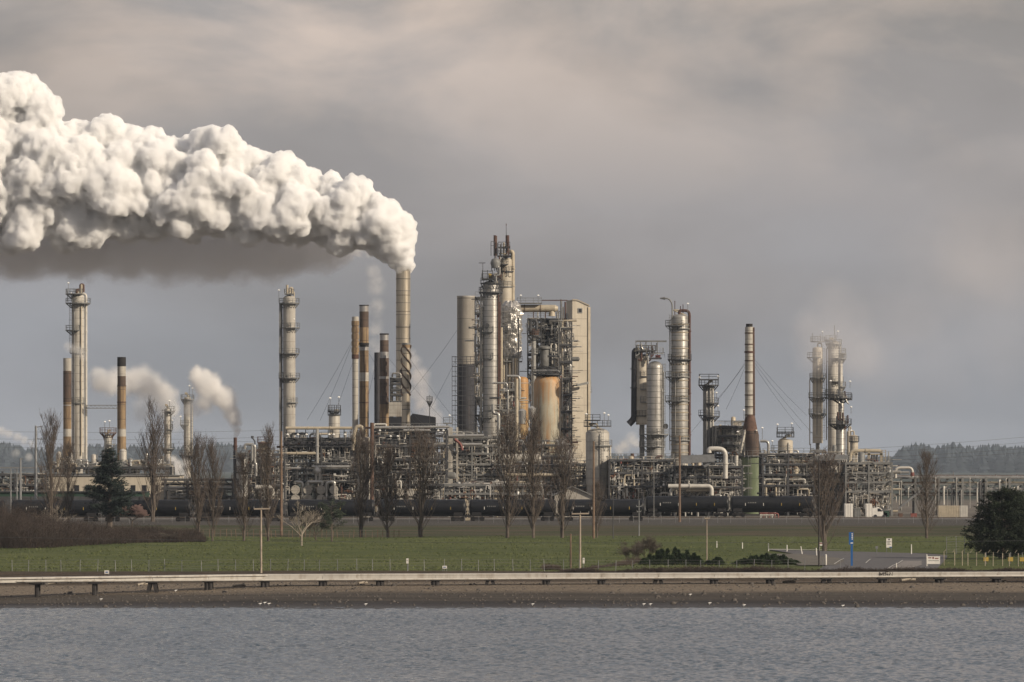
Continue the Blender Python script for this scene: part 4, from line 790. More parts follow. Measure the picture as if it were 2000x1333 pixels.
D += 4; b = MB(); b.box(X(732, D), X(845, D), D + .4, D + 12, Z(868.5, D), Z(851, D)); b.build('cooler_housing', M['steel_dark'], T); b = MB(); b.box(X(732, D), X(846, D), D + 4, D + 14, Z(985, D), Z(872, D)); b.build('dark_backdrop', M['dark_inside'], T)  # the lower black block is added as painted interior shade
pipe(T, [P(732, 835.5, D - .5), P(878, 834, D - .5)], .26, 'pipe_silver', 10, name='header_pipe'); pipe(T, [P(788, 841, D - .8), P(840, 841, D - .8)], .28, 'pipe_silver'); pipe(T, [P(731, 832, D), P(731, 829, D), P(754, 829, D), P(754, 834, D)], .2, 'pipe_white')
for x in (742, 763, 777, 800, 822, 838, 856, 866): lamp(T, X(x, D), D - .6, Z(849, D) - 1.2 * (x % 2), .8)
for x in (782, 802):
    for yy in (962, 980): b = MB(); b.cone(P(x, yy, D - 2), P(x, yy, D + 5), .72, .72, 18); b.cone(P(x, yy, D - 2.15), P(x, yy, D - 2), .78, .78, 18); b.build('heat_exchanger', M['concrete'], T)
pipe(T, [P(776, 956, D - 2), P(776, 940, D - 2), P(783, 940, D - 2), P(783, 955, D - 2)], .2, 'pipe_white')
D = 1050
T = tower('stained_column', 'streaked pale column rising through the middle of the cooler structures', 'column', 711.5, 29, 853, 985, D, 'concrete', .4, 0, plats=[(880, 'F', 6, 'steel_dark'), (923, 'F', 8, 'steel_dark')], manholes=[(712, 868), (706, 912)], pipes=[(-20, 2, 836, 985, 'rust_dark', 1.2)], topgear=False)
pipe(T, [P(690, 880, D - 1), P(692, 845, D - 1), P(696, 834, D - 1), P(705, 833, D - 1), P(711, 842, D - 1), P(711, 856, D)], .42, 'pipe_beige', 10, bend=1.2); pipe(T, [P(726.5, 985, D - 2), P(726.5, 826, D - 2)], .38, 'rust', 10)
# left low unit
D = 1045
T = unit('pump_structure', 'smaller steel structure with a bright hairpin pipe, left of the wooden pole', 'steel structure', 463, 556, [886, 905, 927, 946], D, 12, 6, 61, fill=dict(nh=34, nv=42, nl=14, nd=8, rmax=.25), brace=.4)
pipe(T, [P(500, 930, D - 1.5), P(500, 906, D - 1.5), P(497.5, 905, D - 1.5), P(497.5, 871, D - 1.5), P(492.5, 870, D - 1.5), P(492.5, 900, D - 1.5)], .3, 'pipe_silver', 10); b = MB(); b.lathe(X(512, D), D + 3, [(Z(886, D), 1), (Z(866, D), 1.0), (Z(862, D), .2)], 16); b.build('drum', M['pipe_beige'], T); box_plat(T, X(502, D), X(530, D), D + 1, D + 5, Z(864, D), 'rust_dark')
pipe(T, [P(478, 878, D), P(478, 868, D), P(495, 868, D)], .3, 'pipe_silver'); pipe(T, [P(500, 952, D - 2), P(528, 952, D - 2), P(532, 958, D - 2), P(532, 968, D - 2)], .45, 'pipe_white', 10, bend=1.2); b = MB(); b.box(X(470, D), X(550, D), D + 7, D + 11, 3.2, Z(915, D)); b.build('dark_backdrop', M['dark_inside'], T)  # black block paints shade at the back of this structure
pipe(T, [P(498, 868, D), P(498, 862, D), P(493, 856, D)], .14, 'steel_dark'); b = MB(); b.cone(P(493, 857, D), P(493, 852, D), .25, .3, 8); b.build('siren', M['steel_dark'], T)
T = tower('small_column', 'short greenish grey vessel right beside the small smoking chimney', 'vessel', 473, 22, 893, None, 1040, 'silver', .3, 0, plats=[(894, 'A', 2, 'steel_grey'), (922, 'A', 4, 'steel_dark')], lad=('FR', 895, 960), topgear=False)
chimney('small_chimney', 'small rusty chimney puffing a curl of steam', 459.5, 6.6, 855, 1048, [(855, 'rust_dark', 1), (880, 'steel_dark', 1.15)], rings=[(872, 1.3, .15, 'rust_dark'), (884, 1.4, .1, 'steel_dark')])
# centre
T = unit('pipe_rack', 'pale pipe deck and risers left of the ribbed silver column', 'pipe rack', 868, 976, [852, 868, 884, 905, 925], 1085, 12, 6.3, 63, fill=dict(nh=42, nv=48, nl=20, nd=10, rmax=.3, pal=['pipe_silver', 'pipe_white', 'pipe_silver', 'pipe_beige', 'pipe_grey', 'steel_dark']), brace=.25, frame='steel_grey')
D = 1083; pipe(T, [P(876, 852, D), P(945, 851, D)], .34, 'pipe_silver', 10); pipe(T, [P(903, 868.5, D), P(942, 868.5, D)], .36, 'pipe_silver', 10); pipe(T, [P(888, 858, D - 1), P(900, 868, D - 1), P(903, 880, D - 1)], .3, 'pipe_red'); b = MB(); b.box(X(874, 1095), X(972, 1095), 1094.5, 1095.5, 3.2, Z(890, 1095)); b.build('dark_backdrop', M['dark_inside'], T)  # near-black sheet added, shade painted behind the pipe deck
for x, w_ in ((880, .45), (893, .2)): b = MB(); b.box(X(x, D) - w_, X(x, D) + w_, D, D + .9, 3.2, Z(835, D)); b.build('pier', M['pale'], T)
box_plat(T, X(866, D), X(884, D), D, D + 3, Z(826, D)); lamp(T, X(878, D), D, Z(826, D), 1.5)
T = unit('pipe_rack', 'rust coloured pipe rack with a long beige line, under the egg topped vessel', 'pipe rack', 978, 1110, [908, 926, 948], 1080, 10, 6.3, 64, fill=dict(nh=34, nv=36, nl=14, nd=8, rmax=.3), brace=.25)
D = 1078; pipe(T, [P(985, 928, D), P(1090, 928, D)], .36, 'pipe_beige', 10); pipe(T, [P(1010, 930, D - .5), P(1010, 949, D - .5), P(1048, 952, D - .5)], .2, 'pipe_red'); b = MB(); b.box(X(982, 1088), X(1105, 1088), 1088.5, 1089.3, 3.2, Z(925, 1088)); b.build('dark_backdrop', M['dark_inside'], T)  # black sheet put in as painted shade behind the lines
def drum_h(label, x0, x1, yc, r_px, D, m='cream'):
    s = D / FP; r = r_px * s; T = thing('horizontal_tank', label, 'tank', (X((x0 + x1) / 2, D), D, 3.4)); b = MB(); a, e = P(x0, yc, D), P(x1, yc, D)
    b.cone(a, e, r, r, 26); 
    for q, sg in ((a, -1), (e, 1)): b.cone(q, q + Vector((sg * r * .35, 0, 0)), r, r * .8, 26); b.cone(q + Vector((sg * r * .35, 0, 0)), q + Vector((sg * r * .55, 0, 0)), r * .8, r * .3, 26)
    b.build('shell', M[m], T); b = MB()
    for f in (.2, .8): p = a.lerp(e, f); b.box(p.x - .4, p.x + .4, D - r * .8, D + r * .8, 3.2, p.z - r * .5)
    b.build('saddle', M['concrete'], T); return T
drum_h('long cream horizontal tank just above the tank cars, left of centre', 894, 976, 957, 14, 1052, 'pale')
T = drum_h('grey horizontal tank between the silver column and the red braced rack', 985, 1052, 897, 10, 1100, 'pale')
D = 1045; T = thing('gabled_shed', 'low grey shed with a pitched roof behind the tank cars', 'shed', (X(1124, D), D, 3.4)); b = MB(); z0, zw, zr = 3.2, Z(977, D), Z(952, D); xa, xb, xm = X(1083, D), X(1165, D), X(1118, D)
vs = [(xa, D, z0), (xb, D, z0), (xb, D, zw + .3), (xm, D, zr), (xa, D, zw + .8)]; vs += [(a, y + 9, c) for a, y, c in vs]
b.add(vs, [(0, 1, 2, 3, 4), (9, 8, 7, 6, 5), (0, 5, 6, 1), (1, 6, 7, 2), (4, 9, 5, 0)]); b.build('wall', M['concrete'], T)
b = MB(); b.bar((xa - .5, D + 4.5, zw + .85), (xm, D + 4.5, zr + .15), 10, .2); b.bar((xm, D + 4.5, zr + .15), (xb + .4, D + 4.5, zw + .4), 10, .2); b.build('roof', M['steel_grey'], T)
T = unit('pipe_rack', 'low row of thin risers and posts in front of the cream horizontal tank', 'pipe rack', 868, 1060, [945, 962], 1042, 6, 5, 70, fill=dict(nh=30, nv=56, nl=18, nd=8, rmax=.2), brace=.1, colw=.14, frame='steel_grey')
# left bridge and buildings
D = 1060; T = thing('pipe_bridge', 'dark truss pipe bridge at the left, ending beside the small chimney', 'pipe bridge', (X(400, D), D, 3.4)); b = MB()
for y in (D, D + 3):
    b.bar(P(315, 938, y), P(462, 938, y), .3); b.bar(P(315, 956, y), P(462, 956, y), .3)
    for k in range(6): x = 320 + k * 23.5; b.bar(P(x, 938 if k % 2 else 956, y), P(x + 23.5, 956 if k % 2 else 938, y), .2)
for x in (322, 366, 410, 455):
    for y in (D, D + 3): b.box(X(x, D) - .22, X(x, D) + .22, y - .2, y + .2, 3.2, Z(938, D))
b.build('truss', M['steel_dark'], T)
for k, (yy, mm) in enumerate(((936, 'pipe_grey'), (944, 'pipe_beige'), (947, 'steel_dark'), (953, 'pipe_silver'))): pipe(T, [P(315, yy, D + .6 * k), P(462, yy, D + .6 * k)], .2, mm)
T = unit('pipe_rack', 'low pale pipe rack glimpsed under the dark truss bridge', 'pipe rack', 330, 456, [950, 968], 1072, 6, 7, 66, fill=dict(nh=20, nv=26, nl=12, nd=8, rmax=.3, pal=['pipe_silver', 'pipe_white', 'pipe_beige', 'pipe_beige']), brace=.2)
D = 1075; T = thing('long_shed', 'long cream flat roofed building behind the dark conifer', 'building', (X(190, D), D, 3.4)); b = MB(); b.box(X(80, D), X(352, D), D, D + 12, 3.2, Z(930, D)); b.build('wall', M['corrugated'], T); b = MB(); b.box(X(79, D), X(353, D), D - .3, D + 12.3, Z(930, D), Z(928, D)); b.build('roof', M['steel_grey'], T)
for k in range(9): x = X(150 + k * 22, D); b = MB(); b.box(x - .5, x + .5, D - .06, D + .1, Z(960, D), Z(948, D)); b.build('window', M['dark_inside'], T)
D = 1040; T = thing('green_shed', 'low dark green clad building behind the left poplars', 'building', (X(140, D), D, 3.4)); b = MB(); b.box(X(-40, D), X(285, D), D, D + 10, 3.2, Z(962, D)); M['green_clad'] = mat('green_clad', (.02, .05, .034), .7, 0, .2, .4); b.build('wall', M['green_clad'], T); b = MB(); b.box(X(-41, D), X(286, D), D - .4, D + 10.4, Z(962, D), Z(960, D)); b.build('roof', M['steel_dark'], T)
for k in range(10): x = X(-20 + k * 32, D); b = MB(); b.box(x - 1.6, x + 1.6, D - .07, D + .1, 3.4, Z(970, D)); b.build('door', M['steel_dark'], T)
T = unit('pipe_rack', 'small pipe rack at the extreme left edge behind the steel poles', 'pipe rack', -30, 88, [925, 945], 1068, 6, 7, 68, fill=dict(nh=18, nv=24, nl=12, nd=7, rmax=.3), brace=.3)
T = unit('pipe_rack', 'low tangle of small pipes at the foot of the tall left column', 'pipe rack', 92, 335, [912, 925], 1110, 8, 8, 69, fill=dict(nh=30, nv=50, nl=22, nd=14, rmax=.3, hi=1), brace=.2)
# steel poles left
for x, top, D, w, lb in ((70, 832, 985, 7, 'tallest grey steel pole at the left edge, with short side arms'), (40, 895, 990, 6, 'shorter grey steel pole with a bracket, left of the tallest one'), (21, 912, 1000, 3.5, 'thin pale steel pole nearest the left edge'), (33, 912, 1002, 3.2, 'thin steel pole between the two broader ones')):
    T = thing('steel_pole', lb, 'pole', base_of(x, 0, D)); b = MB(); b.cone((X(x, D), D, 3), P(x, top, D), w * D / FP / 2, w * D / FP / 2 * .6, 12); b.build('shaft', M['galv'], T); b = MB()
    b.bar(P(x, top + 3, D), P(x + 13 if w > 6 else x + 5, top + 1, D), .18)
    if w > 6: b.bar(P(x, top + 25, D), P(x + 12, top + 26, D), .15)
    b.build('arm', M['galv'], T)
T = thing('utility_line', 'horizontal steel bar linking the left poles', 'beam', P(50, 913, 995)); b = MB(); b.bar(P(-30, 914, 995), P(72, 914, 995), .3); b.build('beam', M['galv'], T)
# ---------------------------------------------------------------- tank car train
defm('tank_black', (.007, .008, .011), .5, 0, .3, .6, stain=((.018, .017, .017), .58, .8), streak=((.014, .013, .013), .5, .6), spec=.25)
defm('tank_end', (.05, .05, .054), .5, 0, .3, .6, stain=((.03, .027, .025), .55, .8))
defm('bogie', (.010, .009, .010), .8, 0, .4, 2)
def tank_car(x, D, z, label, group):
    T = thing('tank_car', label, 'tank car', (x, D, z), group); L_ = 7.9; r = 1.5; zc = z + 2.72
    b = MB(); b.cone((x - L_, D, zc), (x + L_, D, zc), r, r, 32, False)
    for sg in (-1, 1):
        pr = [(0, r), (.22, r * .93), (.38, r * .75), (.47, r * .45), (.5, .02)]
        for (a, ra), (c, rc) in zip(pr, pr[1:]): b.cone((x + sg * (L_ + a), D, zc), (x + sg * (L_ + c), D, zc), ra, rc, 32, False)
    b.build('tank', M['tank_black'], T)
    b = MB(); b.box(x - L_ - .7, x + L_ + .7, D - .35, D + .35, z + .95, z + 1.3)
    for sg in (-1, 1): b.box(x + sg * 6.9 - .9, x + sg * 6.9 + .9, D - 1.25, D + 1.25, z + 1.1, z + 1.75); b.box(x + sg * 8.45 - .12, x + sg * 8.45 + .12, D - 1.4, D + 1.4, z + .9, z + 1.5)
    b.build('underframe', M['bogie'], T)
    b = MB(); b.lathe(x, D, [(zc + r - .1, .75), (zc + r + .35, .75), (zc + r + .42, .5)], 16); o = b.build('dome', M['bogie'], T)
    rb = MB(); rail(rb, [(x - 1.6, D - 1), (x + 1.6, D - 1), (x + 1.6, D + 1), (x - 1.6, D + 1)], zc + r - .3, .8, True, 1.2); rb.build('railing', M['bogie'], T)
    for sg in (-1, 1):
        cx = x + sg * 6.7; b = MB()
        for yy in (D - 1.02, D + 1.02): b.bar((cx - 1.3, yy, z + .62), (cx + 1.3, yy, z + .62), .14, .3); b.bar((cx - .4, yy, z + .5), (cx + .4, yy, z + .5), .16, .55)
        o = b.build('bogie', M['bogie'], T)
        for dx in (-.87, .87):
            for yy in (D - .78, D + .78): b = MB(); b.cone((cx + dx, yy - .07, z + .46), (cx + dx, yy + .07, z + .46), .46, .46, 18); b.build('wheel', M['bogie'], o)
        b = MB(); b.box(x + sg * 9.0 - .4, x + sg * 9.0 + .4, D - .15, D + .15, z + .85, z + 1.15); b.build('coupler', M['bogie'], T)
        b = MB()
        for yy in (-1.3, -.8):
            b.bar((x + sg * 8.3, D + yy, z + 1.2), (x + sg * 8.3, D + yy * .9, zc + .9), .06)
        for k in range(5): b.bar((x + sg * 8.3, D - 1.3, z + 1.5 + k * .4), (x + sg * 8.3, D - .75, z + 1.5 + k * .4), .05)
        b.build('end_ladder', M['steel_grey'], T)
    for dx in (-5.4, -1.8, 1.8, 5.4): b = MB(); b.box(x + dx - .05, x + dx + .05, D - 1.56, D - 1.5, zc - .45, zc + .1); b.build('reflector', M['yellow' if dx > 0 else 'white_paint'], T)
    for k in range(5): b = MB(); u = x - 4.9 + k * .36; b.box(u, u + .2, D - 1.545, D - 1.5, zc + .05, zc + .28); b.build('lettering', M['steel_grey'], T)
    return T
ords = ['first', 'second', 'third', 'fourth', 'fifth', 'sixth', 'seventh', 'eighth']
gr = 'black tank cars on the near track'; D0 = 985
first = tank_car(X(1174, D0), D0, 3.32, 'black tank car at the right hand end of the nearer train', gr)
lab = ['black tank car just right of the gap with yellowish coupling gear, near track', 'black tank car whose grey lit end faces the wide gap', 'black tank car behind the pair of leafless poplars, left of the red marked gap', 'black tank car behind the tall wooden pole', 'black tank car behind the bare twin trees', 'black tank car partly hidden by the pink blossoming tree', 'leftmost black tank car, mostly lost behind the thicket']
xs_ = [1001, 826, 649, 473, 296, 120, -58]
for l_, x_ in zip(lab, xs_):
    c = copy_tree(first); D1 = D0 - (1174 - x_) * .012; c.location = (X(x_, D0), D1, 3.32); c['label'] = l_
gr = 'black tank cars on the far track'
c = copy_tree(first); c.location = (X(1342, 1022), 1022, 3.75); c['label'] = 'black tank car on the farther track, left of the second one there'; c['group'] = gr; far1 = c
c = copy_tree(first); c.location = (X(1508, 1022), 1022, 3.75); c['label'] = 'black tank car at the right hand end of the farther track'; c['group'] = gr
T = thing('brake_rack', 'yellowish valve stand showing in the gap between two tank cars', 'valve stand', (X(914, 990), 990, 3.3)); b = MB()
for k in range(4): b.box(X(909, 990), X(918, 990), 989.8, 990.4, 3.4 + k * .95, 3.9 + k * .95)
b.cone((X(913, 990), 990, 3.3), (X(913, 990), 990, 7.3), .1, .1, 8); b.build('valve_stack', M['pipe_beige'], T)
# rails and ballast
defm('rail_steel', (.10, .075, .06), .5, .5, .3, 1)
for D_, z_, lb in ((985, 3.3, 'near railway track carrying most of the tank cars'), (1022, 3.73, 'far railway track with two tank cars'), (972, 3.3, 'empty railway track closest to the wire fence')):
    T = thing('railway_track', lb, 'track', (0, D_, z_)); b = MB()
    for yy in (-.72, .72): b.box(-150, 150, D_ + yy - .035, D_ + yy + .035, z_ - .14, z_)
    b.build('rails', M['rail_steel'], T); b = MB()
    for k in range(430): b.box(-150 + k * .7, -150 + k * .7 + .22, D_ - 1.25, D_ + 1.25, z_ - .3, z_ - .15)
    b.build('sleepers', M['wood'], T)
b = MB(); b.add([(-200, 1008, 3.0), (200, 1008, 3.0), (200, 1014, 3.62), (-200, 1014, 3.62), (200, 1030, 3.62), (-200, 1030, 3.62), (200, 1060, 3.2), (-200, 1060, 3.2)], [(0, 1, 2, 3), (3, 2, 4, 5), (5, 4, 6, 7)]); tag(b.build('ballast', mat('ballast', (.10, .094, .088), .95, 0, .4, 3, bump=.8, bscale=3)), kind='structure')
# ---------------------------------------------------------------- vegetation
defm('bark', (.10, .082, .068), .95, 0, .3, 2)
defm('bark_pale', (.27, .235, .19), .9, 0, .25, 2)
defm('twig_brown', (.088, .068, .057), .95, 0, .3, 1.2)
defm('twig_red', (.048, .036, .030), .95, 0, .4, .5)
defm('twig_grey', (.10, .085, .07), .95, 0, .3, 1)
defm('blossom', (.36, .25, .23), .9, 0, .2, 1.5)
defm('needles', (.030, .042, .024), .9, 0, .5, .9)
defm('needles_blue', (.015, .026, .021), .9, 0, .4, .9)
defm('juniper', (.032, .052, .022), .9, 0, .5, 1.1)
def limb(b, p, d, L_, r0, r1, n=4, segs=3, up=0.0, wob=.15, rd=random):
    """curved tapering branch; returns points along it"""
    pts = [Vector(p)]; d = Vector(d).normalized(); st = L_ / segs
    for k in range(segs):
        d = (d + Vector((rd.gauss(0, wob), rd.gauss(0, wob), rd.gauss(0, wob * .6) + up))).normalized(); pts.append(pts[-1] + d * st)
    for k in range(segs):
        a = r0 + (r1 - r0) * k / segs; c = r0 + (r1 - r0) * (k + 1) / segs; b.cone(pts[k], pts[k + 1], a, c, n, False, True)
    return pts, d
def poplar_meshes(h, w, seed, dens=1.0, narrow=1.0):
    rd = random.Random(seed); tr = MB(); cr = MB()
    nst = rd.choice([1, 2, 3]) if h < 17 else rd.choice([2, 3, 4])
    for sidx in range(nst):
        a0 = rd.uniform(0, 6.28); off = 0 if sidx == 0 else w * .10
        top = h * (1 if sidx == 0 else rd.uniform(.72, .95)); base = Vector((off * .4 * cos(a0), off * .4 * sin(a0), 0))
        tip = Vector((off * 1.6 * cos(a0), off * 1.6 * sin(a0), top)); pts = []
        for k in range(11):
            t_ = k / 10; q = base.lerp(tip, t_); q += Vector((rd.gauss(0, .09), rd.gauss(0, .09), 0)) * (t_ > 0); pts.append(q)
        r0 = .30 * h / 20 * (1 if nst == 1 else .8)
        for k in range(10): tr.cone(pts[k], pts[k + 1], r0 * (1 - k / 10.6), r0 * (1 - (k + 1) / 10.6), 7, False)
        nl = int(54 * dens / nst * (1.5 if sidx == 0 else 1.0))
        for i in range(nl):
            t_ = .05 + .90 * (i + rd.random()) / nl; q = pts[min(9, int(t_ * 10))].lerp(pts[min(10, int(t_ * 10) + 1)], t_ * 10 % 1)
            env = w / 2 * (sin(pi * min(1, (t_ * .92 + .12)) ** .8) ** .8) * narrow; a = rd.uniform(0, 6.28); sp = rd.uniform(.28, .48)
            L_ = min(env / sp * rd.uniform(.75, 1.15) + .8, (top - q.z) * .9 + 1.2)
            p2, d2 = limb(tr, q, (cos(a) * sp * 1.5, sin(a) * sp * 1.5, 1), L_, .055 * h / 20 + .01, .018, 4, 4, .12, .07, rd)
            for j in range(int(6 * dens)):
                f = rd.uniform(.15, 1); m_ = min(3, int(f * 4)); q2 = p2[m_].lerp(p2[m_ + 1], f * 4 % 1); a2 = rd.uniform(0, 6.28)
                p3, d3 = limb(cr, q2, (cos(a2) * .5, sin(a2) * .5, 1), rd.uniform(.9, 2.2), .022, .010, 3, 2, .1, .12, rd)
                for e in range(5):
                    q3 = p3[0].lerp(p3[2], rd.uniform(.2, 1)); a3 = rd.uniform(0, 6.28); limb(cr, q3, (cos(a3) * .6, sin(a3) * .6, 1), rd.uniform(.4, 1.0), .013, .008, 3, 1, 0, .1, rd)
    return tr, cr
def tree_proto(tr, cr, name, mt, mc, crown='crown'):
    T = thing(name, '', 'tree', (0, 0, 0)); tr.build('trunk', M[mt], T); cr.build(crown, M[mc], T); return T
protos = {}
for k, (h, w, sd, dn) in {'tall': (20, 5.2, 1, 1.15), 'broad': (18, 5.8, 2, 1.2), 'slim': (16, 3.4, 3, .9), 'small': (13, 3.2, 4, .75), 'tall_b': (20, 5.6, 5, 1.2), 'broad_b': (17, 6.2, 6, 1.15), 'slim_b': (16, 4.0, 7, 1.0), 'tall_c': (19, 4.6, 8, 1.3)}.items():
    protos[k] = (tree_proto(*poplar_meshes(h, w, sd, dn), 'poplar', 'bark', 'twig_brown'), h)
used = set()
def place(kind, px, top, basey, label, group=None, rot=None, wide=1.0, name=None):
    # the foot stands where its row meets the ground
    D = 14 * FP / (basey - HZ)
    for _ in range(6): D = (CAMH - gz(X(px, D), D)) * FP / (basey - HZ)
    src, h = protos[kind]; T = src if kind not in used else copy_tree(src); used.add(kind)
    hh = (basey - top) * D / FP; s = hh / h
    T.location = (X(px, D), D, gz(X(px, D), D) - .1); T.scale = (s * wide, s * wide, s); T.rotation_euler = (0, 0, rot if rot is not None else random.uniform(0, 6.28)); T['label'] = label
    if group: T['group'] = group
    return T
g_ = 'leafless poplars in front of the railway'
for a in [('tall', 98, 816, 1040, 'bare poplar at the far left, just right of the tallest grey pole', .95), ('slim', 133, 880, 1036, 'thin bare poplar in front of the leftmost brown chimney', 1), ('tall_b', 298, 805, 1032, 'tall bare poplar standing between the conifer and the twin poplars', .95),
          ('broad', 388, 862, 1052, 'left one of the twin bare poplars over the truss bridge', .9), ('slim_b', 415, 868, 1058, 'right one of the twin bare poplars over the truss bridge', .8), ('slim', 476, 895, 1057, 'smaller bare poplar in front of the small smoking chimney', 1.1), ('tall_c', 524, 845, 1057, 'bare poplar directly left of the tall wooden pole', .8),
          ('broad', 704, 852, 1050, 'bare poplar veiling the stained column in the middle of the coolers', 1.0), ('slim_b', 757, 880, 1050, 'small bare poplar between two bigger ones under the dark chimneys', 1.2), ('broad_b', 820, 850, 1050, 'broad bare poplar right of the cooler structures', 1.15),
          ('tall', 990, 815, 1052, 'bare poplar in front of the risers beside the silver column', 1.0), ('tall_c', 1042, 818, 1052, 'bare poplar in front of the large egg topped vessel', .95), ('broad_b', 1097, 862, 1052, 'bare poplar left of the grey gabled shed', .95), ('small', 1166, 950, 1052, 'small thin bare poplar right of the grey gabled shed', 1),
          ('broad_b', 1612, 890, 1078, 'bare poplar in front of the heavy table structure', 1.25), ('slim', 1810, 892, 1052, 'lone bare poplar on the lawn before the long pipe bridge', 1.25)]:
    place(a[0], a[1], a[2], a[3], a[4], g_, wide=a[5])
# round bare trees
def round_tree(h, w, seed, dens, spread=.9, leafy=0):
    rd = random.Random(seed); tr = MB(); cr = MB(); fork = h * rd.uniform(.18, .28); p, d = limb(tr, (0, 0, 0), (0, 0, 1), fork, .17 * h / 7, .13 * h / 7, 7, 2, 0, .05, rd)
    def grow(q, d, L_, r, lv):
        pp, dd = limb(tr if lv < 2 else cr, q, d, L_, r, r * .55, 5 if lv < 2 else 3, 3, .03, .2, rd)
        if lv >= 4: return
        for k in range(int((4, 4, 5, 6)[lv] * dens)):
            f = rd.uniform(.35, 1); m_ = min(2, int(f * 3)); q2 = pp[m_].lerp(pp[m_ + 1], min(1, f * 3 - m_)); a = rd.uniform(0, 6.28); e = rd.uniform(.35, .95)
            nd = (dd + Vector((cos(a), sin(a), rd.uniform(-.3, .5))) * e).normalized(); grow(q2, nd, L_ * rd.uniform(.5, .78), max(.013, r * .5), lv + 1)
    for k in range(5):
        a = k * 1.257 + rd.uniform(-.4, .4); grow(p[-1] - Vector((0, 0, rd.uniform(0, fork * .3))), Vector((cos(a) * spread, sin(a) * spread, 1)), h * .36 * rd.uniform(.85, 1.2), .075 * h / 7, 0)
    if leafy:
        for (vx, vy, vz) in rd.sample(cr.v, min(leafy, len(cr.v))):
            e = .07; a = rd.uniform(0, 3); cr.add([(vx - e, vy, vz - e), (vx + e, vy + e * sin(a), vz - e * .5), (vx + e * cos(a), vy - e, vz + e)], [(0, 1, 2)])
    return tr, cr
protos['round_dark'] = (tree_proto(*round_tree(6.2, 6, 21, 1.3), 'bare_tree', 'bark', 'twig_grey'), 6.6)
protos['round_pale'] = (tree_proto(*round_tree(8.5, 6, 22, .8, .6), 'bare_tree', 'bark_pale', 'bark_pale'), 8.6)
protos['cherry'] = (tree_proto(*round_tree(4.6, 6, 23, 1.15, 1.15, 9000), 'blossoming_tree', 'bark', 'blossom'), 4.6)
place('round_pale', 589, 975, 1066, 'pale barked leafless tree with spreading crown, nearest tree on the middle lawn')
place('round_dark', 617, 985, 1056, 'dark leafless round tree just right of the pale barked one')
place('round_dark', 1233, 1048, 1106, 'smaller leaning dark bare tree left of the juniper bushes')
place('round_dark', 1263, 1034, 1101, 'bigger round dark bare tree touching the left end of the juniper bushes')
place('cherry', 257, 990, 1037, 'pink blossoming round tree right of the dark conifer', wide=1.35)
place('round_pale', 108, 985, 1046, 'pale bare bushy tree inside the left thicket', wide=1.2)
place('round_dark', 60, 1000, 1050, 'dark bare bushy tree at the left edge of the thicket', wide=1.4)
for px, tp, by, w_, lb in ((20, 1002, 1062, 1.5, 'dark bare bush nearest the left edge, inside the thicket'), (150, 1012, 1056, 1.6, 'low bare bush in the thicket left of the dark conifer'), (330, 1034, 1060, 1.7, 'low bare bush on the thin right end of the thicket'), (85, 1020, 1068, 1.6, 'dark bare bush at the front edge of the thicket')): place('round_dark', px, tp, by, lb, wide=w_)
# conifers
def conifer(h, w, seed, n_bough, droop=.1, clump=.3, top_taper=1.0, gap=.12):
    rd = random.Random(seed); tr = MB(); cr = MB(); limb(tr, (0, 0, 0), (0, 0, 1), h * .97, .028 * h, .03, 7, 6, 0, .02, rd)
    for i in range(n_bough):
        t_ = gap + (1 - gap) * (i + rd.random()) / n_bough; z = h * t_; env = w / 2 * (1 - t_ ** 1.3 * top_taper) * rd.uniform(.55, 1.2) + .25; a = rd.uniform(0, 6.28)
        pp, dd = limb(tr, (0, 0, z), (cos(a), sin(a), .25 - droop), env, .05, .015, 4, 4, .06, .1, rd)
        for k in range(int(26 * env / 2 + 8)):
            f = rd.uniform(.2, 1) ** .7; m_ = min(3, int(f * 4)); q = pp[m_].lerp(pp[m_ + 1], f * 4 - m_); q = q + Vector((rd.gauss(0, .28), rd.gauss(0, .28), rd.gauss(-.05, .2)))
            for e in range(7):
                v = Vector((rd.gauss(0, 1), rd.gauss(0, 1), rd.gauss(.2, .6))).normalized() * clump * rd.uniform(.6, 1.3); u = v.cross(Vector((rd.random(), rd.random(), 1))).normalized() * clump * .16
                cr.add([tuple(q - u), tuple(q + u), tuple(q + v)], [(0, 1, 2)])
    return tr, cr
protos['conifer'] = (tree_proto(*conifer(13.5, 7.6, 31, 120, -.05, .36), 'conifer', 'bark', 'needles_blue'), 13.5)
protos['big_conifer'] = (tree_proto(*conifer(9.5, 11.5, 32, 150, .12, .36, .75, .0), 'conifer', 'bark', 'needles'), 9.5)
protos['pine'] = (tree_proto(*conifer(6.2, 6.4, 33, 30, 0, .26, .5, .3), 'pine', 'bark', 'needles'), 6.2)
place('conifer', 214, 884, 1037, 'dark blue green conifer rising above the left thicket', wide=1.5)
place('big_conifer', 1958, 960, 1092, 'huge dark conifer filling the right edge of the lawn', wide=1.0)
place('big_conifer', 1990, 965, 1082, 'second dark conifer cut by the right edge, behind the huge one', wide=.9)
place('pine', 648, 985, 1058, 'small open dark pine right of the two round bare trees')
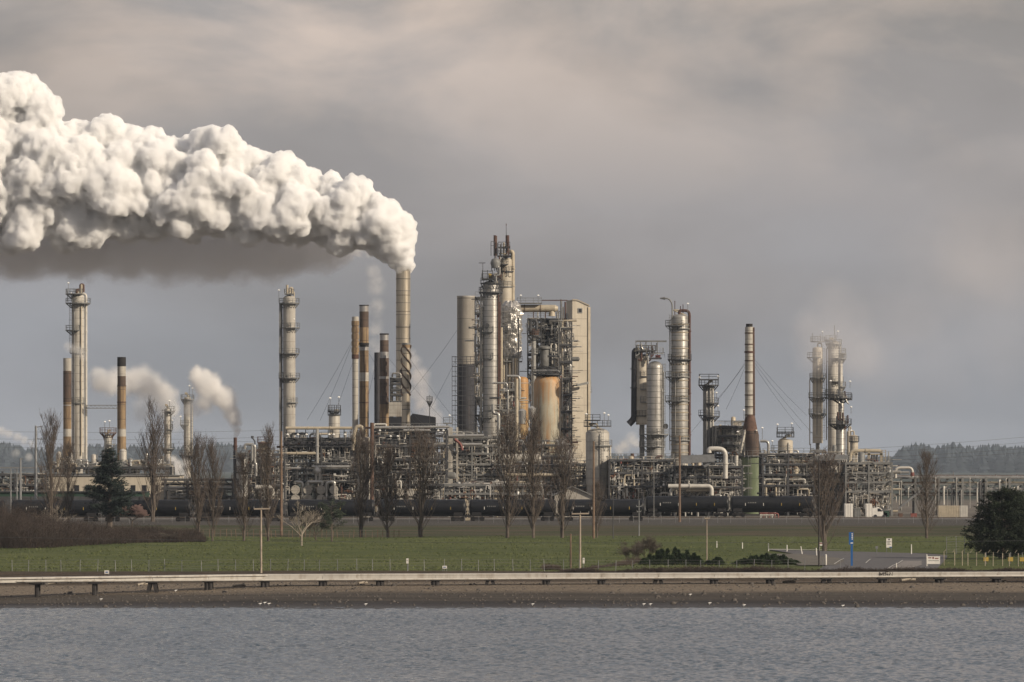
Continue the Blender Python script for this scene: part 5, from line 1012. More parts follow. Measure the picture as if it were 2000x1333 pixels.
# juniper bushes
def juniper(label, x0, x1, top, basey, seed):
    rd = random.Random(seed); D = 12.05 * FP / (basey - HZ); T = thing('juniper_bush', label, 'bush', (X((x0 + x1) / 2, D), D, gz(0, D))); cr = MB(); st = MB(); s = D / FP
    n = int((x1 - x0) / 5)
    for i in range(n):
        px = x0 + (x1 - x0) * (i + rd.random()) / n; cx = X(px, D); cy_ = D + rd.uniform(-.2, 3); e_ = sin(pi * (px - x0 + 4) / (x1 - x0 + 8)) ** .5; h = (basey - top) * s * e_ * rd.uniform(.55, 1.05); z = gz(cx, cy_)
        st.cone((cx, cy_, z - .1), (cx, cy_, z + h * .7), .05, .02, 5)
        for k in range(190):
            t_ = rd.random() ** .8; rr = (1.05 - t_) * .75 * rd.random() ** .5; a = rd.uniform(0, 6.28); q = Vector((cx + rr * cos(a), cy_ + rr * sin(a), z + h * t_))
            for e in range(4):
                v = Vector((cos(a) * .5 + rd.gauss(0, .4), sin(a) * .5 + rd.gauss(0, .4), rd.uniform(.3, 1))).normalized() * .28; u = Vector((rd.gauss(0, 1), rd.gauss(0, 1), 0)).normalized() * .06
                cr.add([tuple(q - u), tuple(q + u), tuple(q + v)], [(0, 1, 2)])
    cr.build('foliage', M['juniper'], T); st.build('stems', M['bark'], T)
juniper('long dark green juniper clump beside the two round bare trees', 1258, 1372, 1072, 1104, 1); juniper('dark green juniper clump left of the thin road poles', 1440, 1560, 1082, 1103, 2); juniper('small dark green juniper between the two long clumps', 1384, 1412, 1090, 1104, 3)
# thickets: nobody could count their stems
def thicket(name, pts, m, seed, n, h, label=None):
    """pts = rows (px, top row, foot row, depth m)"""
    rd = random.Random(seed); b = MB(); x0, x1 = pts[0][0], pts[-1][0]
    for i in range(n):
        px = rd.uniform(x0, x1); top = pl(px, [(p[0], p[1]) for p in pts]); ft = pl(px, [(p[0], p[2]) for p in pts]); D = 12 * FP / (ft - HZ) + rd.random() * pl(px, [(p[0], p[3]) for p in pts])
        x = X(px, D); z = gz(x, D); hh = max(.3, ((ft - top) * D / FP)) * h * (.55 + .45 * rd.random()) * (.85 + .9 * noise.noise((x * .22, D * .12, seed)))
        a = rd.uniform(0, 6.28); sp = rd.uniform(.1, .6); q = Vector((x, D, z))
        for k in range(3):
            pp, dd = limb(b, q, (cos(a + k * 2) * sp, sin(a + k * 2) * sp, 1), hh, .02, .009, 3, 2, -.1, .25, rd)
            for e in range(5):
                q2 = pp[0].lerp(pp[2], rd.uniform(.15, 1)); a2 = rd.uniform(0, 6.28); limb(b, q2, (cos(a2), sin(a2), rd.uniform(-.2, 1)), hh * rd.uniform(.15, .35) + .1, .012, .006, 3, 1, 0, .2, rd)
    return tag(b.build(name, M[m]), kind='stuff')
thicket('bramble_thicket', [(-30, 1005, 1072, 70), (60, 1012, 1072, 60), (110, 1030, 1070, 60), (200, 1036, 1066, 50), (300, 1040, 1062, 40), (385, 1042, 1060, 30), (400, 1052, 1060, 10)], 'twig_red', 5, 4200, 1.25)
thicket('bramble_row', [(1060, 1110, 1117, 1), (1180, 1104, 1117, 2), (1300, 1102, 1117, 3), (1600, 1101, 1117, 3), (1800, 1104, 1117, 2), (1850, 1107, 1117, 2), (2010, 1110, 1116, 2)], 'twig_red', 6, 2600, 1.25)
thicket('field_brush', [(1060, 1098, 1112, 4), (1090, 1098, 1112, 4), (1095, 1108, 1113, 2), (1140, 1104, 1113, 4), (1200, 1095, 1108, 10), (1250, 1082, 1100, 14)], 'twig_brown', 7, 500, .8)
rd = random.Random(8); b = MB()
for k in range(26000):
    y = 592 + 262 * rd.random() ** 1.5; x = rd.uniform(-.105, .105) * y
    if x > X(1480, y) and y < 730 and rd.random() < .93: continue
    if noise.noise((x * .12, y * .05, 2)) < rd.uniform(-.5, .25): continue
    z = gz(x, y); e = rd.uniform(.06, .16); h = rd.uniform(.05, .2); a = rd.uniform(0, 3.14); q = (cos(a) * e, sin(a) * e)
    b.add([(x - q[0], y - q[1], z), (x + q[0], y + q[1], z), (x + q[0] * .4, y, z + h)], [(0, 1, 2)])
tag(b.build('grass_tufts', mat('tuft', (.085, .10, .035), .95, 0, .5, .5)), kind='stuff')
# far woods
def woods(name, x0, x1, D, seed, prof, m, n, label=None):
    rd = random.Random(seed); b = MB()
    for i in range(n):
        px = rd.uniform(x0, x1); top = pl(px, prof); D_ = D + rd.uniform(0, 900); h = (HZ - top) * D_ / FP + CAMH; h *= rd.uniform(.3, 1.0) ** .7; x = X(px, D_); w = rd.uniform(4, 13) * D / 5000
        z = 0; lay = 7
        for k in range(lay):
            t_ = k / lay; zz = z + h * (.05 + .95 * t_); r = w * (1 - t_ ** 1.6) ** .7 * rd.uniform(.7, 1.25) + .4; nn = 6; a0 = rd.random() * 6
            vs = [(x + r * rd.uniform(.6, 1.3) * cos(a0 + q * 6.283 / nn), D_ + r * sin(a0 + q * 6.283 / nn), zz - h * .05 * rd.random()) for q in range(nn)] + [(x + rd.gauss(0, .6), D_, zz + h * .24)]
            b.add(vs, [(q, (q + 1) % nn, nn) for q in range(nn)])
    return tag(b.build(name, m), kind='stuff')
fw = mat('far_wood', (.020, .028, .034), .95, 0, .4, .02)
woods('far_woods', 1735, 2080, 9400, 3, [(1735, 908), (1752, 884), (1765, 874), (1790, 868), (1830, 874), (1860, 866), (1900, 874), (1935, 870), (1970, 874), (2080, 866)], fw, 900)
woods('distant_woods', -60, 1200, 10200, 4, [(-60, 868), (10, 866), (60, 878), (200, 870), (350, 875), (430, 868), (520, 872), (560, 880), (800, 884), (1200, 886)], fw, 1600)
woods('distant_tree_belt', 1180, 1740, 10800, 5, [(1180, 888), (1740, 890)], fw, 500)
# ---------------------------------------------------------------- trestle, fences, signs, poles, road
def Dt(px): return pl(px, [(-100, 531), (500, 551), (1000, 556), (2100, 565)])
defm('trestle_paint', (.42, .40, .365), .7, 0, .12, .6, stain=((.2, .16, .12), .62, .8), streak=((.22, .18, .14), .5, .5))
defm('timber_dark', (.035, .032, .032), .9, 0, .4, 1.5)
T = thing('pipeline_trestle', 'long low pale trestle running right across the photo above the beach', 'trestle', (0, Dt(1000), .8))
piers = [-40, 72, 184, 297, 407, 517, 630, 742, 850, 957, 1067, 1175, 1286, 1395, 1505, 1615, 1725, 1836, 1948, 2060]
ztop = 2.32
for a, c in zip(piers, piers[1:]):
    xa, xb = X(a, Dt(a)), X(c, Dt(c)); Da, Db = Dt(a), Dt(c); b = MB()
    b.bar((xa + .02, Da + .9, ztop - .1), (xb - .02, Db + .9, ztop - .1), 2.2, .16); b.bar((xa + .02, Da - .1, ztop - .31), (xb - .02, Db - .1, ztop - .31), .16, .46); b.bar((xa + .02, Da + 1.9, ztop - .36), (xb - .02, Db + 1.9, ztop - .36), .18, .4)
    b.build('deck_span', M['trestle_paint'], T)
    b = MB(); rd = random.Random(a)
    b.bar((xa, Da - .16, ztop - .60), (xb, Db - .16, ztop - .60), .12, .08); b.build('lower_flange', M['timber_dark'], T)
    for k in range(5): f = rd.random(); b = MB(); q = Vector((xa, Da - .2, ztop - .6)).lerp(Vector((xb, Db - .2, ztop - .6)), f); b.box(q.x - .08, q.x + .08, q.y - .1, q.y + .1, q.z - .12, q.z + .05); b.build('hanger_bracket', M['timber_dark'], T)
b = MB(); b.tube([(X(-60, Dt(0)), Dt(0) - .32, ztop - .42), (X(2080, Dt(2000)), Dt(2000) - .32, ztop - .42)], .10, 10, .01); b.build('pipeline', M['trestle_paint'], T)
for i, p in enumerate(piers[1:-1]):
    x = X(p, Dt(p)); D = Dt(p); g0 = gz(x, D) - .4; b = MB(); dbl = p in (297, 957, 1286, 1615)
    for yy in (D, D + 1.8):
        b.box(x - .5, x + .5, yy - .1, yy + .1, ztop - .7, ztop - .6)
        for sg in (-1, 1):
            if dbl: b.bar((x + sg * .2, yy, ztop - .65), (x + sg * .55, yy, g0), .36)
            elif p < 250: b.cone((x + sg * .05, yy, g0), (x + sg * .05, yy, ztop - .65), .17, .17, 10)
            else: b.cone((x + sg * .19, yy, g0), (x + sg * .19, yy, ztop - .65), .22, .25, 10)
    b.box(x - .45, x + .45, D, D + 1.8, ztop - .8, ztop - .7)
    o = b.build('pier', M['timber_dark'], T); b = MB(); b.box(x - .62, x + .62, D - .35, D + 2.1, ztop - .78, ztop - .55); b.build('pier_cap', M['timber_dark'], o)
b = MB(); gx, gD = X(1718, Dt(1718)), Dt(1718) - .24
for k, st in enumerate([[(0, 0), (0, .5), (.2, .2), (.4, .5), (.4, 0)], [(.95, .5), (.6, .5), (.6, 0), (.95, 0)], [(.6, .25), (.9, .25)], [(1.1, 0), (1.1, .5), (1.4, 0), (1.4, .5)]]):
    for (u, v), (u2, v2) in zip(st, st[1:]): b.bar((gx + u, gD, ztop - .5 + v), (gx + u2, gD, ztop - .5 + v2), .05)
b.build('graffiti', M['timber_dark'], T)
# fences
def fence(name, label, px0, px1, rowfoot, D0, D1, step, h, r, m, wires=3, lean=.03, seed=0, mesh_top=True):
    rd = random.Random(seed); xa, xb = X(px0, D0), X(px1, D1); n = round((px1 - px0) / step); T = thing(name, label, 'fence', ((xa + xb) / 2, (D0 + D1) / 2, gz(0, D0)))
    tops = []
    for k in range(n + 1):
        x = xa + (xb - xa) * k / n + rd.gauss(0, .12); D = D0 + (D1 - D0) * k / n; z = gz(x, D); hh = h * rd.uniform(.93, 1.05); t_ = Vector((x + rd.gauss(0, lean), D, z + hh)); b = MB(); b.cone((x, D, z - .2), t_, r, r, 6); b.build('post', M[m], T); tops.append((Vector((x, D, z)), t_))
    b = MB()
    for (a, c), (a2, c2) in zip(tops, tops[1:]):
        for w_ in range(wires): f = (w_ + 1) / wires * .97; b.bar(a.lerp(c, f), a2.lerp(c2, f), .018)
    b.build('wires', M['steel_grey'], T); return T
fence('field_fence', 'wire fence on thin pale posts along the lawn just behind the trestle', 22, 1640, 0, 590, 590, 33.5, 1.35, .035, 'galv', 4)
fence('railway_fence', 'low wire fence with white posts along the railway bank', -20, 2030, 0, 952, 952, 27.5, 1.3, .032, 'galv', 2, .02, 3)
fence('lawn_fence', 'old wooden post fence along the far edge of the lawn', 385, 780, 0, 838, 850, 11, 1.3, .05, 'wood', 2, .08, 4)
T = fence('chain_link_fence', 'chain link fence with cranked post tops in front of the huge conifer', 1846, 2020, 0, 622, 612, 16, 1.65, .05, 'pipe_beige', 6, .01, 5)
for k in range(12):
    x = X(1846 + k * 16, 620); D = 622 - k * .9; z = gz(x, D) + 1.6; b = MB(); b.bar((x, D, z), (x + .25, D - .1, z + .32), .06); b.build('cranked_top', M['pipe_beige'], T)
T = fence('chain_link_fence', 'taller grey chain link fence running behind the red and white gate sign', 1848, 1925, 0, 690, 700, 19, 2.4, .04, 'galv', 7, .01, 6)
# poles
def ground_D(px, basey):
    D = 470.0      # walk out along the line of sight until it meets the ground
    while D < 1300 and CAMH - (basey - HZ) * D / FP > max(0, gz(X(px, D), D)): D += .5
    return D
def pole(px, top, basey, w, label, m='wood', arm=None, name='utility_pole', lean=0, arm2=None):
    D = ground_D(px, basey); s = D / FP; x = X(px, D); z = gz(x, D); T = thing(name, label, 'pole', (x, D, z)); b = MB(); t_ = P(px + lean, top, D); b.cone((x, D, z - .2), t_, w / 2 * s * 1.1, w / 2 * s * .8, 10); b.build('shaft', M[m], T)
    for A in (arm, arm2):
        if A:
            a, c, yy = A; b = MB(); b.bar(P(a, yy, D - .1), P(c, yy - .6, D - .1), .11, .16); o = b.build('crossarm', M[m], T)
            for k in range(3): q = P(a, yy, D - .1).lerp(P(c, yy - .6, D - .1), k / 2); b = MB(); b.cone(q, q + Vector((0, 0, .28)), .06, .04, 6); b.build('insulator', M['steel_grey'], o)
    return T
pole(510, 993, 1120, 4, 'pale wooden pole with one crossarm standing on the near lawn', 'wood_pale', (496, 527, 994.5))
pole(549.5, 843, 1046, 5.4, 'tallest brown wooden pole, in front of the cooler structures')
pole(1114.5, 1043, 1110, 3.6, 'short reddish wooden post left of the pole with a crossarm', 'wood')
pole(1133, 1003, 1113, 4, 'wooden pole with a crossarm at the middle of the lawn', 'wood_pale', (1117, 1150, 1004))
pole(1159.5, 862, 1052, 4.4, 'tall brown wooden pole in front of the dirty white vessel')
pole(1327.5, 851, 1020, 4.6, 'brown wooden pole standing before the ringed column')
pole(1197.5, 968, 1053, 1.8, 'very thin dark steel pole right of the tall brown one', 'steel_dark')
T = pole(1248, 977, 1047, 2.2, 'thin whitish steel pole with short rungs beside the end of the nearer train', 'galv', (1243, 1253, 990), arm2=(1244, 1252, 1000))
pole(1277, 900, 1016, 1.6, 'slim lamp pole in front of the domed silver column', 'steel_grey', (1270, 1284, 902))
pole(1380.5, 1012, 1102, 2.4, 'thin pale post rising above the gap in the junipers', 'wood_pale', (1376, 1386, 1013))
pole(1599.5, 890, 1107, 2.8, 'tall thin dark pole beside the red and white notice', 'timber_dark')
pole(1538, 905, 1008, 1.8, 'slim dark pole rising before the right end of the farther tank car', 'steel_dark')
T = pole(1862, 922, 1006, 2.4, 'street lamp with a long horizontal arm before the pipe bridge', 'galv', None, 'street_lamp'); D = ground_D(1862, 1006); b = MB(); b.bar(P(1862, 927, D), P(1836, 927, D), .14); b.build('arm', M['galv'], T); b = MB(); b.box(X(1832, D), X(1838, D), D - .2, D + .2, Z(928.5, D), Z(926.5, D)); b.build('lamp_head', M['galv'], T)
# markers
g_ = 'white marker posts along the road'
for px, top, by, ln, lb in ((1400, 1058, 1070, 0, 'white marker post, farthest left in the row beside the road'), (1450, 1060, 1072, 0, 'white marker post, second from the left beside the road'), (1501, 1062, 1077, 0, 'white marker post at the start of the grey road'), (1537, 1065, 1079, 0, 'white marker post left of the leaning one'), (1567, 1068, 1084, -3, 'leaning white marker post'), (1595, 1071, 1087, -1, 'white marker post just left of the tall thin dark pole'), (1780, 1064, 1084, 0, 'white marker post standing alone right of the large white sign')):
    D = ground_D(px, by); x = X(px, D); z = gz(x, D); b = MB(); b.cone((x, D, z - .1), P(px + ln, top, D), .075, .065, 8); b.cone(P(px + ln, top, D), P(px + ln, top - .5, D), .065, .03, 8); o = b.build('marker_post', M['white_paint']); tag(o, lb, 'post', g_)
def sign(px0, px1, top, bot, by, label, m='white_paint', posts=2, pm='galv', marks=(), name='sign', cat='sign'):
    D = ground_D((px0 + px1) / 2, by); x0, x1 = X(px0, D), X(px1, D); zg = gz(x0, D); T = thing(name, label, cat, ((x0 + x1) / 2, D, zg))
    b = MB(); b.box(x0, x1, D - .04, D + .04, Z(bot, D), Z(top, D)); p = b.build('panel', M[m], T)
    for k in range(posts): x = x0 + (x1 - x0) * ((k + .5) / posts if posts == 1 else (.08 + .84 * k)); b = MB(); b.cone((x, D + .1, zg - .2), (x, D + .1, Z(top, D) - .05), .045, .045, 6); b.build('leg', M[pm], T)
    for (a, c, t_, u, mm) in marks: b = MB(); b.box(X(a, D), X(c, D), D - .055, D - .041, Z(u, D), Z(t_, D)); b.build('marking', M[mm], p)
    return T
sign(1731, 1742, 1052, 1070, 1080, 'upright white information sign with dark lines and a blue lower corner', marks=[(1735, 1738, 1053, 1055.5, 'steel_dark'), (1733, 1740, 1058, 1059, 'steel_dark'), (1733, 1738, 1060.5, 1061.5, 'steel_dark'), (1733, 1740, 1063, 1064, 'steel_dark'), (1737, 1742, 1068.3, 1070, 'blue_sign')])
sign(1600, 1609, 1060, 1066.5, 1077, 'small white notice with red lettering on two legs', marks=[(1601, 1608, 1060.8, 1062.6, 'pipe_red')], pm='white_paint')
sign(1811, 1836, 1087, 1102, 1107, 'wide white gate sign with ragged red lettering', marks=[(1813, 1819, 1089, 1091, 'pipe_red'), (1821, 1824, 1088, 1092, 'pipe_red'), (1826, 1833, 1090, 1092, 'pipe_red'), (1813, 1834, 1095, 1096, 'steel_grey')])
sign(793.5, 798, 1091, 1101, 1116, 'narrow white sign plate on a post behind the middle of the trestle', posts=1, marks=[(794.3, 797, 1095, 1096, 'steel_grey')])
sign(1138, 1142, 1090, 1101, 1114, 'narrow white sign plate beside the pole with a crossarm', posts=1, marks=[(1139, 1141, 1093, 1094, 'steel_grey')])
sign(204, 213, 1114.5, 1121, 1124, 'small pale blue board standing at the left of the trestle', marks=[(206, 211, 1117, 1119, 'blue_sign')], posts=2); sign(864, 873, 1105.5, 1111, 1116, 'small pale blue board behind the middle of the trestle', marks=[(866, 871, 1107.5, 1109, 'blue_sign')])
sign(1710, 1715, 1067, 1072, 1087, 'small grey traffic sign seen from behind, on a thin post', 'galv', 1)
D = ground_D(1662, 1107); T = thing('blue_pylon', 'tall bright blue station pylon with white markings near its top', 'sign', (X(1662, D), D, gz(0, D))); b = MB(); b.box(X(1658, D), X(1666.5, D), D - .15, D + .15, Z(1064, D), Z(1040, D)); p = b.build('panel', M['blue_sign'], T); b = MB(); b.box(X(1661.5, D), X(1665.5, D), D - .12, D + .12, gz(0, D) - .2, Z(1064, D)); b.build('post', M['blue_sign'], T)
for t_, u, a, c in ((1042, 1044, 1663, 1665.5), (1045, 1048, 1663.4, 1665.2), (1049, 1051, 1663, 1665.5), (1052, 1054.5, 1663.4, 1665.2), (1060, 1062, 1661, 1666)): b = MB(); b.box(X(a, D), X(c, D), D - .17, D - .151, Z(u, D), Z(t_, D)); b.build('lettering', M['white_paint'], p)
for px, w, top, by, lb in ((1613, 4, 1083, 1106, 'stout pale gate post beside the tall thin dark pole'), (1750.5, 2.4, 1100, 1113, 'short white bollard at the near end of the pavement'), (1810, 2.6, 1083, 1108, 'white gate post at the left end of the wide gate sign')):
    D = ground_D(px, by); x = X(px, D); z = gz(x, D); b = MB(); r = w / 2 * D / FP; b.lathe(x, D, [(z - .1, r), (Z(top + 1, D), r), (Z(top, D), r * .5)], 10); tag(b.build('gate_post', M['pipe_white']), lb, 'post')
# road
def gpoly(name, pts, m, lift=.1, nx=26, ny=14):
    """pts = left edge rows and right edge rows: (row, px left, px right)"""
    vs = []; fs = []
    for j in range(ny + 1):
        row = pts[0][0] + (pts[-1][0] - pts[0][0]) * j / ny; a = pl(row, [(p[0], p[1]) for p in pts]); c = pl(row, [(p[0], p[2]) for p in pts]); D = 11.95 * FP / (row - HZ)
        for i in range(nx + 1): x = X(a + (c - a) * i / nx, D); vs.append((x, D, gz(x, D) + lift))
    for j in range(ny):
        for i in range(nx): fs.append((j * (nx + 1) + i, (j + 1) * (nx + 1) + i, (j + 1) * (nx + 1) + i + 1, j * (nx + 1) + i + 1))
    b = MB(); b.add(vs, fs, True); return tag(b.build(name, m), kind='structure')
asph = mat('asphalt', (.085, .082, .085), .9, 0, .2, .6, bump=.3, bscale=6)
pave = mat('pavement', (.17, .155, .145), .9, 0, .2, .6)
gpoly('road', [(1075, 1500, 1515), (1080, 1530, 1700), (1084, 1560, 1850), (1090, 1580, 1850), (1100, 1620, 1840), (1112, 1600, 1830)], asph, .10)
gpoly('verge', [(1083, 1500, 1560), (1090, 1520, 1640), (1097, 1545, 1650), (1104, 1560, 1632)], mat('verge', (.10, .09, .075), .95, 0, .3, .4), .13)
gpoly('pavement', [(1096, 1764, 1800), (1104, 1752, 1800), (1112, 1735, 1782)], pave, .14)
gpoly('road_edge_line', [(1092, 1648, 1649.5), (1096, 1640, 1642), (1102, 1628, 1630)], M['pipe_white'], .16, 2, 6); gpoly('road_line', [(1093, 1700, 1701.5), (1100, 1690, 1692)], M['pipe_white'], .16, 2, 4); gpoly('kerb_line', [(1096, 1762, 1764), (1112, 1733, 1735)], M['pipe_white'], .2, 2, 6); gpoly('far_kerb', [(1074.2, 1500, 1520), (1075.2, 1503, 1660), (1079, 1690, 1700)][:2], M['pipe_white'], .13, 8, 2)
# gulls
def gull(px, row, label, s=1.0):
    D = ground_D(px, row); x = X(px, D); z = max(gz(x, D), .0); b = MB(); L_ = .42 * s
    pr = [(-.5, .01), (-.42, .05), (-.2, .12), (.05, .15), (.25, .12), (.36, .07), (.42, .075), (.5, .07), (.56, .03), (.6, .01)]
    n = 8; vs = [(x + t_ * L_, D + r * L_ * cos(k * 6.283 / n), z + .22 * s + (max(0, t_ - .2) * .45) * L_ + r * L_ * sin(k * 6.283 / n) * 1.1) for t_, r in pr for k in range(n)]
    b.add(vs, [(i * n + k, i * n + (k + 1) % n, (i + 1) * n + (k + 1) % n, (i + 1) * n + k) for i in range(len(pr) - 1) for k in range(n)], True)
    for yy in (-.04, .04): b.cone((x, D + yy, z), (x, D + yy, z + .2 * s), .01, .012, 4)
    o = b.build('gull', M['lamp_white']); tag(o, label, 'gull', 'gulls resting on the beach')
for px, row, lb in ((197, 1174, 'white gull on the mud near the left end of the waterline'), (343, 1157, 'lone white gull high on the gravel, left half'), (517, 1181, 'white gull, biggest of a small cluster at the water left of centre'), (508, 1183, 'white gull left in the cluster at the water'), (525, 1183, 'white gull right in the cluster at the water'), (714, 1184, 'white gull at the waterline left of centre'), (1040, 1184, 'white gull at the waterline just right of centre'), (1257, 1184, 'left one of a gull pair at the waterline'), (1270, 1184, 'right one of a gull pair at the waterline'), (1348, 1165, 'white gull standing on the gravel right of centre'), (1386, 1182, 'white gull on dark mud right of centre'), (1453, 1186, 'white gull at the waterline under the junipers'), (1646, 1187, 'white gull farthest right at the waterline')):
    gull(px, row, lb, .8)
rd = random.Random(77)
# stones and drift wood lying above the water
b = MB()
for k in range(1800):
    y = rd.uniform(505, 575); x = rd.uniform(-62, 62); z = gz(x, y); e = rd.uniform(.05, .16) * (2 if rd.random() < .06 else 1); b.lathe(x, y, [(z - .05, e), (z + e * .4, e * .9), (z + e * .8, e * .4)], 6)
tag(b.build('beach_stones', mat('stone', (.075, .066, .058), .9, 0, .4, 2)), kind='stuff')
for k, (px, row, ln, lb) in enumerate(((92, 1142, 26, 'pale broken driftwood heap near the left trestle pier'), (268, 1145, 18, 'short pale driftwood log right of the second pier'), (455, 1148, 22, 'thin driftwood branch below the trestle, left half'), (1760, 1136, 30, 'driftwood log under the trestle near the graffiti'), (700, 1142, 16, 'stubby driftwood piece under the trestle'), (1530, 1140, 24, 'driftwood log under the trestle by the right hand posts'))):
    D = ground_D(px, row); a = Vector((X(px, D), D, gz(X(px, D), D) + .12)); e = Vector((X(px + ln, D), D + 1.5, gz(X(px + ln, D), D) + .18)); b = MB(); b.tube([a, a.lerp(e, .5) + Vector((0, .2, .06)), e], .13, 7, .3); b.bar(a.lerp(e, .6), a.lerp(e, .6) + Vector((.5, -.2, .3)), .07); tag(b.build('driftwood', M['bark_pale']), lb, 'driftwood')
# vehicles and boxes beside the tracks at the right
def veh_D(by): return ground_D(1700, by)
D = 1030; z = 3.45
def container(x0, x1, h, label, m, D=D, name='container', depth=2.6):
    T = thing(name, label, 'container', ((X(x0, D) + X(x1, D)) / 2, D, z)); b = MB(); xa, xb = X(x0, D), X(x1, D); b.box(xa, xb, D, D + depth, z + .15, z + h); o = b.build('body', M[m], T); b = MB(); k = xa + .2
    while k < xb - .1: b.box(k, k + .12, D - .05, D + .01, z + .25, z + h - .1); k += .5
    b.build('ribs', M[m], T); b = MB(); b.box(xa - .03, xb + .03, D - .07, D + depth + .05, z, z + .15); b.build('base_frame', M['steel_dark'], T)
container(1832, 1874, 2.5, 'long ribbed cream container near the huge conifer', 'pipe_beige'); container(1874.5, 1890, 2.5, 'pale container end right beside the long ribbed one', 'pipe_white'); container(1650, 1666, 2.9, 'white box trailer, left of three pale boxes by the rails', 'white_paint'); container(1668, 1681, 2.0, 'grey open skid box between two white boxes', 'steel_grey'); container(1691, 1703, 2.9, 'white box trailer just left of the white car', 'white_paint')
T = thing('parked_van', 'white van parked between the white box and the green bin', 'van', (X(1712, D), D, z)); b = MB(); xa = X(1703.5, D); vs = [(0, .4), (0, 1.9), (1.3, 2.2), (2.0, 1.75), (2.5, 1.2), (3.0, 1.0), (3.1, .4)]
b.add([(xa + a, D, z + c) for a, c in vs] + [(xa + a, D + 1.9, z + c) for a, c in vs], [tuple(range(7)), tuple(range(13, 6, -1))] + [(k, k + 7, (k + 1) % 7 + 7, (k + 1) % 7) for k in range(7)]); b.build('body', M['white_paint'], T); b = MB(); b.add([(xa + a, D - .03, z + c) for a, c in ((1.1, 1.35), (1.1, 1.95), (1.5, 1.95), (2.1, 1.35))], [(0, 1, 2, 3)]); b.build('window', M['dark_inside'], T)
for k in (.65, 2.4): b = MB(); b.cone((xa + k, D - .1, z + .36), (xa + k, D + .15, z + .36), .36, .36, 14); b.build('wheel', M['black_steel'], T)
T = thing('waste_bin', 'dark green round topped bin right of the white van', 'bin', (X(1731, D), D, z)); b = MB(); b.box(X(1725, D), X(1737, D), D, D + 1.5, z, z + 1.5); b.build('body', M['green_clad'], T); b = MB(); b.box(X(1724, D), X(1738, D), D - .1, D + 1.6, z + 1.5, z + 1.7); b.build('lid', M['steel_grey'], T)
for px, w, h, mm, lb in ((1755, 8, .9, 'rust', 'small orange box right of the green bin'), (1779, 12, .9, 'pipe_red', 'red low box near the diagonal stair'), (1491, 0, 0, '', '')):
    if w: T = thing('equipment_box', lb, 'box', (X(px, D), D, z)); b = MB(); b.box(X(px, D), X(px + w, D), D, D + 1, z, z + h); b.build('body', M[mm], T); b = MB(); b.box(X(px, D) - .04, X(px + w, D) + .04, D - .04, D + 1.04, z + h, z + h + .08); b.build('lid', M[mm], T)
D = 1008; T = thing('fire_manifold', 'red pipe manifold on pale supports under the far tank car', 'manifold', (X(1505, D), D, 3.45)); pipe(T, [P(1484, 1003, D), P(1514, 1003, D), P(1520, 1004, D), P(1520, 1012, D)], .16, 'pipe_red'); pipe(T, [P(1484, 1006.5, D), P(1512, 1006.5, D)], .14, 'pipe_white')
for k in range(6): pipe(T, [P(1486 + k * 5.5, 1012, D), P(1486 + k * 5.5, 1002, D)], .09, 'pipe_red' if k % 2 else 'pipe_white')
for px in (1974, 1997, 1926): 
    D = ground_D(px, 1104); T = thing('meter_box', {1974: 'yellow meter box left behind the cranked fence, near the edge', 1997: 'yellow meter box cut by the right edge behind the cranked fence', 1926: 'small yellow box behind the cranked fence, under the conifer'}[px], 'meter box', (X(px, D), D + 6, gz(0, D))); b = MB(); x = X(px, D + 6); b.box(x - .3, x + .3, D + 6, D + 6.5, gz(0, D) + .3, gz(0, D) + .8); b.build('body', M['yellow'], T); b = MB(); b.cone((x, D + 6.2, gz(0, D)), (x, D + 6.2, gz(0, D) + 1.4), .05, .05, 6); b.build('pipe', M['galv'], T)
# overhead cables
def cable(pts, r, label, sag=1.0):
    a, e = P(*pts[0]), P(*pts[1]); b = MB(); b.tube([a.lerp(e, k / 24) - Vector((0, 0, sag * 4 * (k / 24) * (1 - k / 24))) for k in range(25)], r, 4, .01); o = b.build('power_cable', M['steel_dark']); tag(o, label, 'cable')
cable([(-40, 1049, 640), (2040, 1056, 640)], .022, 'dark cable crossing low in front of the whole lawn', .5)
for k, (y0, y1) in enumerate(((893, 851), (897, 862), (905, 874), (910, 882))): cable([(1150, y0, 1500), (2060, y1 - 2, 1500)], .035, ['highest of four thin cables sloping up to the right edge', 'second highest thin cable sloping up to the right edge', 'third highest thin cable sloping up to the right edge', 'lowest of four thin cables sloping up to the right edge'][k], 1.5)
for k, (y0, y1) in enumerate(((842, 840), (857, 853), (866, 860), (873, 868))): cable([(-40, y0, 1400), (560, y1, 1400)], .03, ['highest of the level thin cables at the left', 'second of the level thin cables at the left, counted downwards', 'third of the level thin cables at the left, counted downwards', 'lowest of the level thin cables at the left'][k], .6)
